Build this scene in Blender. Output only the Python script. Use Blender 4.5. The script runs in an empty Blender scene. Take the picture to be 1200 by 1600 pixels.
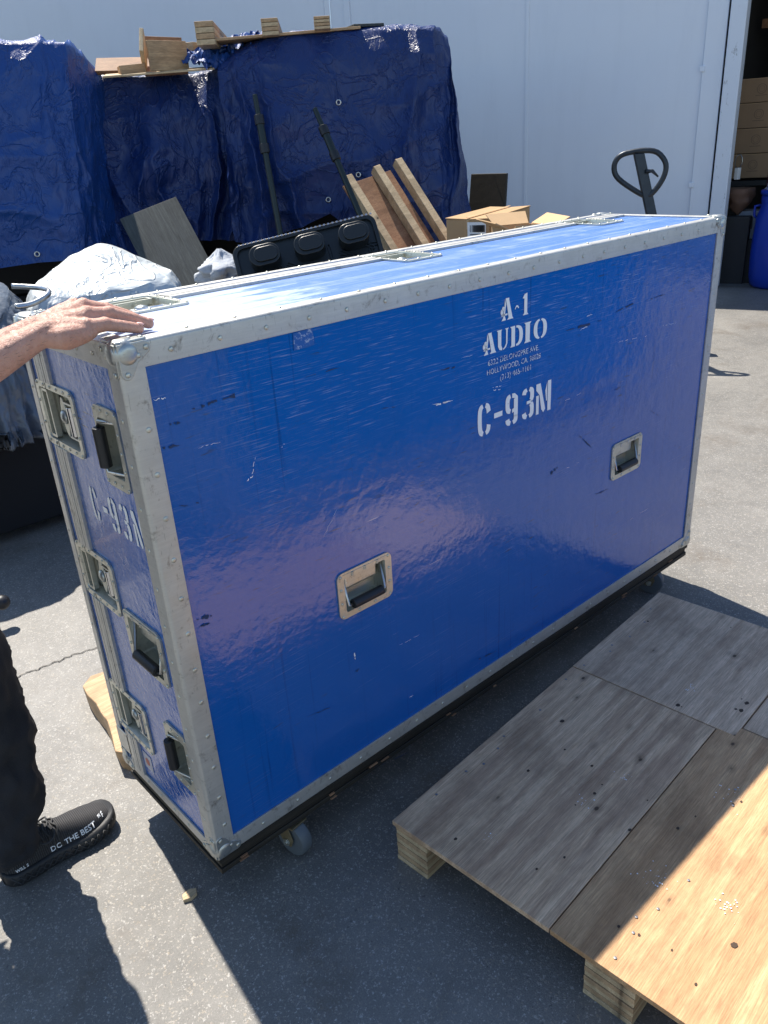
import bpy, bmesh, math, random
from mathutils import Vector, Matrix, Euler, noise
from mathutils.bvhtree import BVHTree
random.seed(7)
scn = bpy.context.scene
C = scn.collection
rad = math.radians
# ---------------------------------------------------------------- camera, sky, sun, exposure
CAMP = Vector((-.5618, -1.3294, 1.6771)); CAMR = (1.13776, .05922, -.73894); FPX = 1245.55
cd = bpy.data.cameras.new('camera'); cam = bpy.data.objects.new('camera', cd); C.objects.link(cam)
cam.location = CAMP; cam.rotation_euler = CAMR
cd.sensor_fit = 'VERTICAL'; cd.sensor_height = 24; cd.sensor_width = 18; cd.lens = 24*FPX/1600
cd.clip_start = .02; cd.clip_end = 3000
scn.camera = cam
SUN = Vector((.079, .596, 1)).normalized()
w = bpy.data.worlds.new('World'); scn.world = w; w.use_nodes = True
wn = w.node_tree.nodes; bg = wn['Background']; sk = wn.new('ShaderNodeTexSky')
sk.sky_type = 'NISHITA'; sk.sun_disc = False; sk.sun_elevation = math.asin(SUN.z); sk.sun_rotation = math.atan2(SUN.x, SUN.y)
sk.altitude = 100; sk.air_density = 1.0; sk.dust_density = .2; sk.ozone_density = 1.1
w.node_tree.links.new(sk.outputs[0], bg.inputs[0]); bg.inputs[1].default_value = .098
sd = bpy.data.lights.new('sun', 'SUN'); sd.energy = 4.6; sd.angle = rad(.53); sd.color = (1, .93, .83)
so = bpy.data.objects.new('sun', sd); C.objects.link(so); so.rotation_euler = SUN.to_track_quat('Z', 'Y').to_euler(); so.location = (0, 0, 20)
scn.view_settings.view_transform = 'Standard'; scn.view_settings.look = 'None'
scn.view_settings.gamma = 1; scn.view_settings.use_curve_mapping = False
scn.view_settings.exposure = 1.0

# ---------------------------------------------------------------- helpers
CM = Euler(CAMR).to_matrix()
def P(px, py, d):
    "the real-world point at horizontal distance d from the viewpoint, in the direction measured off the photo"
    r = CM @ Vector(((px-600)/FPX, -(py-800)/FPX, -1)); return CAMP + r*(d/math.hypot(r.x, r.y))
def PZ(px, py, z):
    r = CM @ Vector(((px-600)/FPX, -(py-800)/FPX, -1)); return CAMP + r*((z-CAMP.z)/r.z)
def PY(px, py, y):
    r = CM @ Vector(((px-600)/FPX, -(py-800)/FPX, -1)); return CAMP + r*((y-CAMP.y)/r.y)
def N(v): return Vector(v).normalized()

class NT:
    def __init__(s, name):
        s.m = bpy.data.materials.new(name); s.m.use_nodes = True; s.t = s.m.node_tree; s.n = s.t.nodes; s.b = s.n['Principled BSDF']
        s.tc = s.n.new('ShaderNodeTexCoord')
    def co(s, scale=(1, 1, 1), rot=(0, 0, 0), src='Object'):
        mp = s.n.new('ShaderNodeMapping'); mp.inputs['Scale'].default_value = scale; mp.inputs['Rotation'].default_value = rot
        s.t.links.new(s.tc.outputs[src], mp.inputs[0]); return mp.outputs[0]
    def L(s, a, b): s.t.links.new(a, b)
    def noise(s, co, scale, detail=4, rough=.55, dist=0):
        x = s.n.new('ShaderNodeTexNoise'); x.inputs['Scale'].default_value = scale; x.inputs['Detail'].default_value = detail
        x.inputs['Roughness'].default_value = rough; x.inputs['Distortion'].default_value = dist; s.L(co, x.inputs['Vector']); return x.outputs['Fac']
    def vor(s, co, scale, feat='F1', out='Distance', rnd=1):
        x = s.n.new('ShaderNodeTexVoronoi'); x.feature = feat; x.inputs['Scale'].default_value = scale; x.inputs['Randomness'].default_value = rnd
        s.L(co, x.inputs['Vector']); return x.outputs[out]
    def ramp(s, f, pts, const=False):
        r = s.n.new('ShaderNodeValToRGB'); s.L(f, r.inputs[0]); e = r.color_ramp.elements
        if const: r.color_ramp.interpolation = 'CONSTANT'
        while len(e) < len(pts): e.new(.5)
        for k, (p, c) in enumerate(pts):
            e[k].position = p; e[k].color = (c, c, c, 1) if isinstance(c, (int, float)) else (*c, 1)
        return r.outputs[0]
    def mix(s, f, a, b, mode='MIX'):
        x = s.n.new('ShaderNodeMix'); x.data_type = 'RGBA'; x.blend_type = mode
        for v, i in ((f, 0), (a, 6), (b, 7)):
            if hasattr(v, 'links'): s.L(v, x.inputs[i])
            else: x.inputs[i].default_value = v if i == 0 else (*v, 1) if isinstance(v, (tuple, list)) else (v, v, v, 1)
        return x.outputs[2]
    def math(s, op, a, b=0):
        x = s.n.new('ShaderNodeMath'); x.operation = op
        for v, i in ((a, 0), (b, 1)):
            if hasattr(v, 'links'): s.L(v, x.inputs[i])
            else: x.inputs[i].default_value = v
        return x.outputs[0]
    def sep(s, co):
        x = s.n.new('ShaderNodeSeparateXYZ'); s.L(co, x.inputs[0]); return x.outputs
    def set(s, **k):
        nm = dict(base='Base Color', rough='Roughness', metal='Metallic', spec='Specular IOR Level', coat='Coat Weight', coatr='Coat Roughness', alpha='Alpha', trans='Transmission Weight', sss='Subsurface Weight', aniso='Anisotropic')
        for a, v in k.items():
            i = s.b.inputs[nm[a]]
            if hasattr(v, 'links'): s.L(v, i)
            elif isinstance(v, (tuple, list)): i.default_value = (*v, 1)
            else: i.default_value = v
        return s
    def bump(s, h, dist=.002, strength=1, prev=None):
        x = s.n.new('ShaderNodeBump'); x.inputs['Distance'].default_value = dist; x.inputs['Strength'].default_value = strength; s.L(h, x.inputs['Height'])
        if prev is not None: s.L(prev, x.inputs['Normal'])
        s.L(x.outputs[0], s.b.inputs['Normal']); return x.outputs[0]

def link(name, me, m, parent=None, bevel=0, smooth=False, kind=None, sub=0):
    o = bpy.data.objects.new(name, me); C.objects.link(o)
    if m is not None:
        for mm in (m if isinstance(m, (list, tuple)) else [m]): me.materials.append(mm)
    if parent is not None: o.parent = parent
    if smooth: me.shade_smooth()
    if bevel:
        b = o.modifiers.new('b', 'BEVEL'); b.width = bevel; b.segments = 2; b.limit_method = 'ANGLE'; b.angle_limit = rad(40)
        if not smooth: me.shade_smooth()
        b.harden_normals = True
    if sub:
        sm = o.modifiers.new('s', 'SUBSURF'); sm.levels = sub; sm.render_levels = sub
    if kind: o['kind'] = kind
    return o
def tag(o, label, cat, group=None):
    o['label'] = label; o['category'] = cat
    if group: o['group'] = group
    return o
def thing(name, label, cat, loc=(0, 0, 0), rz=0, group=None):
    o = bpy.data.objects.new(name, None); C.objects.link(o); o.location = loc; o.rotation_euler = (0, 0, rz); o.empty_display_size = .1
    return tag(o, label, cat, group)
def struct(o): o['kind'] = 'structure'; return o

class MB:
    def __init__(s): s.v = []; s.f = []; s.mi = []; s.cur = 0
    def add(s, vs, fs):
        n = len(s.v); s.v += [tuple(v) for v in vs]; s.f += [tuple(i+n for i in f) for f in fs]; s.mi += [s.cur]*len(fs)
    def box(s, a, b, M=None):
        x0, y0, z0 = a; x1, y1, z1 = b
        vs = [Vector(v) for v in ((x0, y0, z0), (x1, y0, z0), (x1, y1, z0), (x0, y1, z0), (x0, y0, z1), (x1, y0, z1), (x1, y1, z1), (x0, y1, z1))]
        if M is not None: vs = [M @ v if isinstance(M, Matrix) else M(v) for v in vs]
        s.add(vs, [(3, 2, 1, 0), (4, 5, 6, 7), (0, 1, 5, 4), (1, 2, 6, 5), (2, 3, 7, 6), (3, 0, 4, 7)])
    def tube(s, pts, r, n=10, cap=True, M=None, closed=False):
        pts = [Vector(p) for p in pts]; rs = r if isinstance(r, (list, tuple)) else [r]*len(pts); vs = []; L = len(pts)
        ref = None
        for i, p in enumerate(pts):
            t = (pts[(i+1) % L]-pts[i-1]) if closed else (pts[min(i+1, L-1)]-pts[max(i-1, 0)])
            t.normalize()
            if ref is None: ref = t.orthogonal().normalized()
            ref = (ref - t*ref.dot(t)).normalized(); b = t.cross(ref)
            for k in range(n):
                a = 2*math.pi*k/n; vs.append(p + (ref*math.cos(a)+b*math.sin(a))*rs[i])
        if M is not None: vs = [M(v) for v in vs]
        fs = []
        for i in range(L if closed else L-1):
            j = (i+1) % L
            for k in range(n): fs.append((i*n+k, i*n+(k+1) % n, j*n+(k+1) % n, j*n+k))
        if cap and not closed: fs.append(tuple(range(n))[::-1]); fs.append(tuple((L-1)*n+k for k in range(n)))
        s.add(vs, fs)
    def prism(s, poly, w0, w1, M):
        "extrude a 2D outline (u,v) from depth w0 to w1, placed by M(u,v,w)"
        n = len(poly); vs = [M(u, v, w0) for u, v in poly]+[M(u, v, w1) for u, v in poly]
        s.add(vs, [tuple(range(n))[::-1], tuple(range(n, 2*n))]+[(i, (i+1) % n, n+(i+1) % n, n+i) for i in range(n)])
    def ring(s, po, pi, w0, w1, M):
        "plate with a hole; both outlines have the same number of points"
        n = len(po); vs = [M(u, v, w1) for u, v in po]+[M(u, v, w1) for u, v in pi]+[M(u, v, w0) for u, v in po]+[M(u, v, w0) for u, v in pi]
        fs = []
        for i in range(n):
            j = (i+1) % n; fs += [(i, j, n+j, n+i), (2*n+i, 2*n+j, j, i), (n+i, n+j, 3*n+j, 3*n+i)]
        s.add(vs, fs)
    def lathe(s, prof, n, M=None, cap=True):
        vs = []; 
        for r, z in prof:
            for k in range(n):
                a = 2*math.pi*k/n; v = Vector((r*math.cos(a), r*math.sin(a), z)); vs.append(M(v) if M else v)
        fs = []
        for i in range(len(prof)-1):
            for k in range(n): fs.append((i*n+k, i*n+(k+1) % n, (i+1)*n+(k+1) % n, (i+1)*n+k))
        if cap: fs.append(tuple(range(n))[::-1]); fs.append(tuple((len(prof)-1)*n+k for k in range(n)))
        s.add(vs, fs)
    def sphere(s, c, r, n=12, sc=(1, 1, 1), M=None):
        c = Vector(c); vs = []; rows = n//2
        for i in range(1, rows):
            th = math.pi*i/rows
            for k in range(n):
                a = 2*math.pi*k/n; vs.append(Vector((math.sin(th)*math.cos(a)*sc[0], math.sin(th)*math.sin(a)*sc[1], math.cos(th)*sc[2]))*r)
        vs += [Vector((0, 0, r*sc[2])), Vector((0, 0, -r*sc[2]))]
        if M: vs = [M(v) for v in vs]
        vs = [v+c for v in vs]; fs = []
        for i in range(rows-2):
            for k in range(n): fs.append((i*n+k, (i+1)*n+k, (i+1)*n+(k+1) % n, i*n+(k+1) % n))
        t = (rows-1)*n
        for k in range(n): fs.append((t, k, (k+1) % n)); fs.append((t+1, (rows-2)*n+(k+1) % n, (rows-2)*n+k))
        s.add(vs, fs)
    def grid(s, fn, nu, nv):
        vs = [fn(i/nu, j/nv) for j in range(nv+1) for i in range(nu+1)]
        s.add(vs, [(j*(nu+1)+i, j*(nu+1)+i+1, (j+1)*(nu+1)+i+1, (j+1)*(nu+1)+i) for j in range(nv) for i in range(nu)])
    def mesh(s, name='mesh', fix=False):
        me = bpy.data.meshes.new(name); me.from_pydata(s.v, [], s.f)
        if max(s.mi, default=0) > 0: me.polygons.foreach_set('material_index', s.mi)
        if fix:
            bm = bmesh.new(); bm.from_mesh(me); bmesh.ops.recalc_face_normals(bm, faces=bm.faces); bm.to_mesh(me); bm.free()
        me.update(); return me
    def obj(s, name, m, parent=None, fix=True, **k): return link(name, s.mesh(name, fix), m, parent, **k)

def rrect(u0, u1, v0, v1, r, n=5):
    out = []
    for cx, cy, a0 in ((u1-r, v1-r, 0), (u0+r, v1-r, 90), (u0+r, v0+r, 180), (u1-r, v0+r, 270)):
        for k in range(n+1):
            a = rad(a0+90*k/n); out.append((cx+r*math.cos(a), cy+r*math.sin(a)))
    return out
def fbm(v, o=4): return noise.fractal(Vector(v), 1.0, 2.0, o, noise_basis='PERLIN_ORIGINAL')
def ridge(v): return 1-abs(noise.noise(Vector(v)))*2

# ---------------------------------------------------------------- materials
M = {}
def flat(name, c, rough=.6, metal=0, var=.12, sc=8, bump=0, bsc=60, **k):
    t = NT(name); co = t.co(); n = t.noise(co, sc, 5)
    t.set(base=t.mix(n, tuple(x*(1-var) for x in c), tuple(min(1, x*(1+var)) for x in c)), rough=rough, metal=metal, **k)
    if bump: t.bump(t.noise(co, bsc, 4), bump)
    M[name] = t.m; return t.m

def mk_ground(name, lo, hi, stain=(.10, .08, .058), dull=1):
    t = NT(name); co = t.co()
    big = t.ramp(t.noise(co, 1.1, 7, .62, .5), [(.30, lo), (.70, hi)])
    med = t.mix(t.ramp(t.noise(co, 9, 6, .7), [(.3, 0), (.7, 1)]), .8, 1.1)
    c = t.mix(1, big, med, 'MULTIPLY')
    c = t.mix(1, c, t.mix(t.ramp(t.noise(co, 260, 4, .85), [(.25, 0), (.75, 1)]), .50, 1.45), 'MULTIPLY')
    # stone chips in the binder: pale, buff and dark
    wob = t.n.new('ShaderNodeTexNoise'); wob.inputs['Scale'].default_value = 160; t.L(co, wob.inputs['Vector'])
    va = t.n.new('ShaderNodeVectorMath'); va.operation = 'MULTIPLY_ADD'; va.inputs[1].default_value = (.012, .012, .012); t.L(wob.outputs['Color'], va.inputs[0]); t.L(co, va.inputs[2]); cw = va.outputs[0]
    vd = t.vor(cw, 165); r = t.sep(t.vor(cw, 150, out='Color')); vb = t.vor(cw, 62); rb = t.sep(t.vor(cw, 62, out='Color'))
    spot = t.math('MULTIPLY', t.ramp(vd, [(.22, 1), (.48, 0)]), t.math('GREATER_THAN', r[0], .48))
    big_ = t.math('MULTIPLY', t.ramp(vb, [(.14, 1), (.24, 0)]), t.math('GREATER_THAN', rb[0], .90))
    spot = t.math('MAXIMUM', spot, t.math('MULTIPLY', big_, .8))
    chip = t.ramp(r[1], [(0, (.30, .25, .18)), (.5, (.40, .37, .32)), (1, (.50, .49, .46))])
    c = t.mix(t.math('MULTIPLY', spot, .75*dull), c, chip)
    vd2 = t.vor(cw, 70); r2 = t.sep(t.vor(cw, 70, out='Color'))
    c = t.mix(t.math('MULTIPLY', t.math('MULTIPLY', t.math('LESS_THAN', vd2, .2), t.math('GREATER_THAN', r2[0], .90)), .7), c, (.05, .05, .055))
    st = t.ramp(t.noise(co, 2.3, 5, .65, .4), [(.55, 0), (.70, .85)])
    st = t.math('MULTIPLY', st, t.ramp(t.noise(co, 40, 4, .7), [(.35, .1), (.6, 1)]))
    c = t.mix(st, c, stain)
    t.set(base=c, rough=t.ramp(t.noise(co, 30, 3), [(.3, .48), (.7, .62)]), spec=.85)
    b1 = t.bump(t.noise(co, 210, 5, .75), .0022, .9)
    t.bump(t.math('MULTIPLY', spot, 1), .0008, .5, b1)
    M[name] = t.m
mk_ground('asphalt', (.112, .109, .100), (.205, .195, .176))
mk_ground('apron', (.15, .15, .15), (.20, .20, .197), dull=.5)

# gel-coated blue laminate: glossy, slightly wavy, scratched and scuffed
def mk_blue(name, top=False, end=False):
    t = NT(name); co = t.co()
    n = t.noise(co, 3, 4)
    c = t.mix(n, (.001, .088, .36), (.003, .105, .42))
    # scratches: short stretched flecks in two directions
    rot = (0, 0, 0) if top else (0, rad(-14), 0)
    def scr(scale, r, lo, hi, amt):
        f = t.noise(t.co(scale, r), 1, 2, .5, .15); return t.math('MULTIPLY', t.ramp(f, [(lo, 0), (hi, 1)]), amt)
    # pale fine scratching over a patchy mask
    mask = t.ramp(t.noise(co, 4.5, 5, .7), [(.42, 0), (.66, 1)])
    fine = t.math('MULTIPLY', scr((7, 7, 520) if not top else (9, 260, 9), rot, .60, .72, .22), mask)
    mask2 = t.ramp(t.math('ADD', t.noise(co, 2.2, 5, .7), t.math('MULTIPLY', t.math('SUBTRACT', t.sep(co)[2], .9), .25)), [(.50, 0), (.68, 1)])
    fine2 = t.math('MULTIPLY', scr((14, 14, 300), (0, rad(40), 0), .56, .72, .30), mask2)
    c = t.mix(fine, c, (.45, .52, .66)); c = t.mix(fine2, c, (.40, .46, .62))
    # a few long bright scratches and dark scuffs
    sp = scr((5, 5, 330), (0, rad(-9), 0), .755, .785, .8)
    c = t.mix(sp, c, (.6, .64, .7))
    dk = t.math('MULTIPLY', scr((16, 16, 150), (0, rad(-12), 0), .63, .72, .7), t.ramp(t.noise(co, 2.9, 3), [(.5, 0), (.6, 1)]))
    c = t.mix(dk, c, (.045, .045, .04))
    if not top and not end:
        dr = t.math('MULTIPLY', t.ramp(t.noise(t.co((75, 75, 1.6)), 1, 3, .6), [(.60, 0), (.68, .5)]), t.ramp(t.noise(co, 1.9, 3), [(.42, 0), (.62, 1)]))
        c = t.mix(dr, c, (.001, .035, .17))
    if end:
        run = t.math('MULTIPLY', t.ramp(t.noise(t.co((60, 60, 9), (rad(12), 0, 0)), 1, 4, .7), [(.62, 0), (.70, 1)]), t.ramp(t.sep(co)[2], [(.93, 0), (1.0, .75)]))
        c = t.mix(run, c, (.55, .57, .62))
    if top:
        x = t.sep(co)
        wx = t.math('ADD', x[0], t.math('MULTIPLY', t.math('SUBTRACT', t.noise(t.co((2, 9, 2)), 2, 5, .7), .5), 1.1))
        worn = t.ramp(wx, [(.40, 1), (.52, .10)])
        streak = t.ramp(t.noise(t.co((2.2, 34, 9)), 1, 6, .7, .3), [(.44, 0), (.70, .6)])
        worn = t.math('MAXIMUM', worn, streak)
        c = t.mix(t.math('MULTIPLY', worn, .72), c, t.mix(t.noise(t.co((6, 90, 6)), 1, 5), (.22, .34, .62), (.66, .68, .70)))
    rg = t.math('ADD', t.ramp(t.math('ADD', fine, fine2), [(0, .085 if not end else .14), (.4, .45)]), t.ramp(t.noise(co, 6, 6, .75), [(.5, 0), (.75, .16)]))
    t.set(base=c, rough=rg if not top else .5, spec=.75 if not end else .6, coat=.15 if not top else 0, coatr=.05)
    b1 = t.bump(t.noise(co, 17, 2, .5), .0035 if not end else .005, .55)
    b2 = t.bump(t.noise(co, 70, 3, .55), .0008 if not end else .0016, .8, b1)
    t.bump(t.noise(co, 420, 2, .6), .00012, 1, b2)
    M[name] = t.m
mk_blue('gelcoat'); mk_blue('gelcoat_end', end=True); mk_blue('gelcoat_top', top=True)

def mk_metal(name, c, rough, metal=.85, dirt=(.12, .10, .075), amt=.6, brush=(4, 4, 60)):
    t = NT(name); co = t.co()
    n = t.mix(t.noise(co, 11, 5, .65), tuple(x*.78 for x in c), tuple(min(1, x*1.12) for x in c))
    n = t.mix(1, n, t.mix(t.noise(t.co(brush), 3, 4, .6), .82, 1.12), 'MULTIPLY')
    d = t.math('MULTIPLY', t.ramp(t.noise(co, 26, 6, .75, .5), [(.56, 0), (.72, 1)]), amt)
    s = t.ramp(t.noise(t.co((260, 260, 30), (0, .4, .3)), 1, 2), [(.66, 0), (.72, .5)])
    n = t.mix(d, n, dirt); n = t.mix(s, n, tuple(x*.35 for x in c))
    t.set(base=n, rough=t.mix(t.noise(co, 40, 4), rough-.1, rough+.15), metal=metal)
    b = t.bump(t.noise(co, 28, 4, .6), .0012, .7); t.bump(t.noise(co, 260, 3), .0002, .8, b)
    M[name] = t.m
mk_metal('aluminium', (.58, .57, .53), .44, .62, amt=.8)
mk_metal('zinc', (.62, .62, .54), .36, .8, amt=.75)
mk_metal('ball_steel', (.50, .52, .50), .33, .85, amt=.8)
mk_metal('steel', (.62, .62, .6), .28, 1, amt=.4)
mk_metal('chrome', (.8, .8, .8), .15, 1, amt=.1)
flat('rubber', (.012, .013, .016), .45, bump=.0004, bsc=200)
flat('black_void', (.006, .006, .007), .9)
flat('caster_grey', (.10, .115, .125), .5, bump=.0004)
flat('yellow_zinc', (.20, .16, .09), .5, .5, var=.4)

def mk_paint(name, c, wear, under=(.004, .04, .26), sc=120):
    t = NT(name); co = t.co(); f = t.ramp(t.noise(co, sc, 5, .75), [(wear-.03, 1), (wear+.03, 0)])
    f2 = t.ramp(t.noise(co, 22, 3, .6), [(wear+.05, 1), (wear+.13, 0)])
    t.set(base=t.mix(t.math('MINIMUM', t.math('ADD', f2, .35 if wear < .6 else .1), f) if False else f, under, c), rough=.45); M[name] = t.m
def mk_paint2(name, c, lo, under=(.004, .04, .26), sc=150):
    t = NT(name); co = t.co(); f = t.ramp(t.noise(co, sc, 5, .75), [(lo, 0), (lo+.06, 1)])
    t.set(base=t.mix(f, under, c), rough=.45); M[name] = t.m
mk_paint2('stencil_white', (.86, .88, .88), .30)
mk_paint2('residue', (.30, .38, .58), .53, under=(.002, .095, .38), sc=70)
mk_paint2('stencil_worn', (.80, .83, .84), .44, sc=230)

def mk_wood(name, c1, c2, grain=(3, 60, 60), knots=True, stain=.35, grey=None, rough=.65, ksc=6.5, cath=False):
    t = NT(name); co = t.co()
    g = t.noise(t.co(grain), 1, 7, .72, .8)
    big = t.noise(t.co((grain[0]*.5, grain[1]*.16, grain[2]*.16)), 1, 4, .6, 1.2)
    kc = t.co((1, 1.6, 0)); kd = t.vor(kc, ksc); kr = t.sep(t.vor(kc, ksc, out='Color'))
    c = t.mix(t.ramp(g, [(.32, 0), (.66, 1)]), c1, c2)
    gr = grey or tuple(x*.6 for x in c1)
    if cath:     # rotary-cut figure: long wandering bands that bend round the knots
        h = t.n.new('ShaderNodeTexWave'); h.bands_direction = 'Y'; h.inputs['Scale'].default_value = 5.2; h.inputs['Distortion'].default_value = 5.5; h.inputs['Detail'].default_value = 4; h.inputs['Detail Scale'].default_value = .7; h.inputs['Detail Roughness'].default_value = .62
        t.L(t.co((.28, 1, 1)), h.inputs['Vector'])
        c = t.mix(t.math('MULTIPLY', t.ramp(h.outputs['Fac'], [(.0, .75), (.42, 0), (1, .15)]), .62), c, gr)
        fl = t.noise(t.co((7, 190, 190)), 1, 5, .7, .3); c = t.mix(t.ramp(fl, [(.52, 0), (.68, .45)]), c, tuple(x*.45 for x in c1))
    c = t.mix(t.math('MULTIPLY', t.ramp(big, [(.42, 0), (.6, 1)]), .55), c, gr)
    c = t.mix(t.math('MULTIPLY', t.ramp(t.noise(co, 3.2, 6, .7), [(.5, 0), (.68, 1)]), stain), c, tuple(x*.36 for x in c1))
    if knots:
        k = t.math('MULTIPLY', t.ramp(kd, [(.05, 1), (.08, .35), (.20, 0)]), t.math('GREATER_THAN', kr[0], .35))
        c = t.mix(t.math('MULTIPLY', k, .9), c, (.05, .03, .018))
    fine = t.noise(t.co((grain[0]*6, grain[1]*6, grain[2]*6)), 1, 4, .7)
    c = t.mix(1, c, t.mix(t.ramp(fine, [(.3, 0), (.7, 1)]), .66, 1.22), 'MULTIPLY')
    t.set(base=c, rough=rough, spec=.3); b = t.bump(g, .0012, .6); t.bump(fine, .0006, .6, b); M[name] = t.m
mk_wood('deck_ply', (.58, .37, .215), (.88, .63, .40), (3, 64, 64), grey=(.36, .22, .135), stain=.42, ksc=8, cath=True)  # base lifted to offset the shade lying on this board
mk_wood('deck_ply_sunlit', (.52, .305, .155), (.68, .44, .235), (3, 60, 60), grey=(.38, .21, .10), stain=.4, ksc=8, cath=True)  # golden copy with the sunlight put into its colour
mk_wood('deck_ply_grey', (.62, .42, .27), (.88, .66, .45), (3, 64, 64), grey=(.45, .30, .19), stain=.4, ksc=8, cath=True)
mk_wood('lumber', (.42, .27, .15), (.60, .41, .23), (4, 70, 70), knots=True, stain=.2)
mk_wood('lumber_pale', (.52, .38, .22), (.68, .52, .32), (4, 70, 70), knots=True, stain=.15)
mk_wood('lumber_red', (.30, .15, .08), (.42, .24, .13), (4, 50, 50), stain=.3)
mk_wood('grey_board', (.035, .040, .038), (.095, .105, .098), (50, 3, 3), grey=(.05, .058, .06), stain=.5, knots=True)
mk_wood('dark_ply', (.02, .017, .013), (.05, .042, .03), (3, 30, 120), knots=False, stain=.4)
def mk_plyend():
    t = NT('ply_end'); co = t.co(); x = t.sep(t.co((1, 1, 1)))
    wv = t.n.new('ShaderNodeTexWave'); wv.wave_type = 'BANDS'; wv.bands_direction = 'Z'; wv.inputs['Scale'].default_value = 24; wv.inputs['Distortion'].default_value = .8; wv.inputs['Detail'].default_value = 2
    t.L(co, wv.inputs['Vector'])
    c = t.mix(t.ramp(wv.outputs['Fac'], [(.1, 0), (.35, 1)]), (.20, .13, .075), (.56, .42, .26))
    c = t.mix(1, c, t.mix(t.noise(t.co((40, 40, 160)), 1, 4), .65, 1.2), 'MULTIPLY')
    t.set(base=c, rough=.75); t.bump(wv.outputs['Fac'], .001, .7); M['ply_end'] = t.m
mk_plyend()

def mk_tarp(name, c1, c2, rough=.40, spec=.5):
    t = NT(name); co = t.co()
    n = t.noise(co, 1.4, 5, .6)
    c = t.mix(n, c1, c2)
    c = t.mix(t.math('MULTIPLY', t.ramp(t.noise(t.co((1, 1, .35)), 3.2, 5, .7), [(.55, 0), (.75, 1)]), .5), c, tuple(x*.5+.02 for x in c1))
    t.set(base=c, rough=t.mix(t.noise(co, 6, 4), rough-.08, rough+.15), spec=spec)
    b0 = t.bump(t.noise(co, 2.6, 6, .6, 1.2), .022, .6)
    v = t.vor(t.co((1, 1, .45), (0, .5, .3)), 4.2, 'DISTANCE_TO_EDGE')
    b1 = t.bump(t.ramp(v, [(0, 0), (.10, 1)]), .007, .35, b0)
    b1 = t.bump(t.ramp(t.noise(co, 3.1, 4, .55, 1.6), [(.465, 0), (.5, 1), (.535, 0)]), .010, .6, b1)
    b1 = t.bump(t.ramp(t.noise(t.co((1.6, 1.6, .6), (.3, .2, 0)), 6, 4, .6, 1.2), [(.46, 0), (.5, 1), (.54, 0)]), .005, .5, b1)
    wv = t.noise(t.co((260, 260, 260)), 1, 1)
    t.bump(wv, .0006, .4, b1); M[name] = t.m
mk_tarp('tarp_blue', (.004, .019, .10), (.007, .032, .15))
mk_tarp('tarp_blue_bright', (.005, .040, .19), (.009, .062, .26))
def mk_silver():
    t = NT('silver_cover'); co = t.co()
    c = t.mix(t.noise(co, 4, 5), (.42, .46, .47), (.60, .64, .64))
    t.set(base=c, rough=.42, metal=.25, spec=.6); b = t.bump(t.noise(co, 4, 3, .5, 2.2), .035, .7); b = t.bump(t.ramp(t.noise(co, 2.6, 2, .5, 2.5), [(.46, 0), (.5, 1), (.54, 0)]), .010, .6, b)
    M['silver_cover'] = t.m
mk_silver()
flat('grill_cover_shade', (.12, .14, .165), .34, .1, var=.4, sc=5, bump=.03, bsc=6)  # dark copy of the silver cover, its shade put into the colour
def mk_wall():
    t = NT('wall_paint'); co = t.co()
    c = t.mix(t.noise(co, .6, 4), (.74, .78, .85), (.82, .85, .89))
    c = t.mix(t.math('MULTIPLY', t.ramp(t.noise(t.co((1, 1, .15)), 6, 5, .7), [(.5, 0), (.8, 1)]), .10), c, (.40, .43, .50))
    z = t.sep(co)[2]
    sc = t.math('MULTIPLY', t.ramp(t.noise(co, 14, 5, .8), [(.70, 0), (.74, .4)]), t.ramp(z, [(0.2, 1), (.9, .3)]))
    c = t.mix(sc, c, (.30, .31, .34))
    t.set(base=c, rough=.5, spec=.4); g_ = t.math('MULTIPLY', t.ramp(t.math('ADD', z, t.math('MULTIPLY', t.noise(co, 3, 5, .7), .6)), [(.35, 1), (.9, 0)]), .45); c = t.mix(g_, c, (.30, .29, .27))
    c = t.mix(t.ramp(t.noise(t.co((9, 9, 30)), 1, 3, .8), [(.77, 0), (.79, .5)]), c, (.22, .22, .24)); t.set(base=c)
    b = t.bump(t.noise(co, 1.1, 3), .05, .5); t.bump(t.noise(t.co((120, 120, 8)), 1, 3), .0008, .5, b); M['wall_paint'] = t.m
mk_wall()
def mk_post():
    t = NT('door_post_paint'); co = t.co()
    c = t.mix(t.ramp(t.noise(t.co((12, 12, 5)), 1, 6, .75), [(.60, 0), (.66, .7)]), (.72, .76, .82), (.16, .15, .13))
    t.set(base=c, rough=.5); t.bump(t.noise(co, 40, 4), .001, .5); M['door_post_paint'] = t.m
mk_post()
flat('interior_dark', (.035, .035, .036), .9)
def mk_card(name, c):
    t = NT(name); co = t.co()
    k = t.mix(t.noise(co, 5, 5), tuple(x*.85 for x in c), tuple(x*1.1 for x in c))
    k = t.mix(1, k, t.mix(t.noise(t.co((90, 90, 3)), 1, 2), .93, 1.06), 'MULTIPLY')
    t.set(base=k, rough=.75, spec=.25); t.bump(t.noise(co, 18, 4), .002, .5); M[name] = t.m
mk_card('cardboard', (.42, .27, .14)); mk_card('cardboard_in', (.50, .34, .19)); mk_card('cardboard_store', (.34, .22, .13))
mk_card('brown_panel', (.05, .045, .038))
flat('plastic_black', (.008, .011, .011), .36, bump=.0006, bsc=90, spec=.6)
flat('plastic_blue', (.006, .04, .38), .35, bump=.001, bsc=8)
flat('pole_paint', (.018, .028, .027), .4, .3)
flat('jack_paint', (.035, .042, .05), .38, .5, var=.4, sc=20)
flat('white_print', (.78, .80, .82), .5, var=.03); flat('label_paper', (.74, .74, .72), .6, var=.05)
flat('ink', (.03, .03, .035), .6); flat('faded_ink', (.20, .13, .08), .7)
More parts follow.
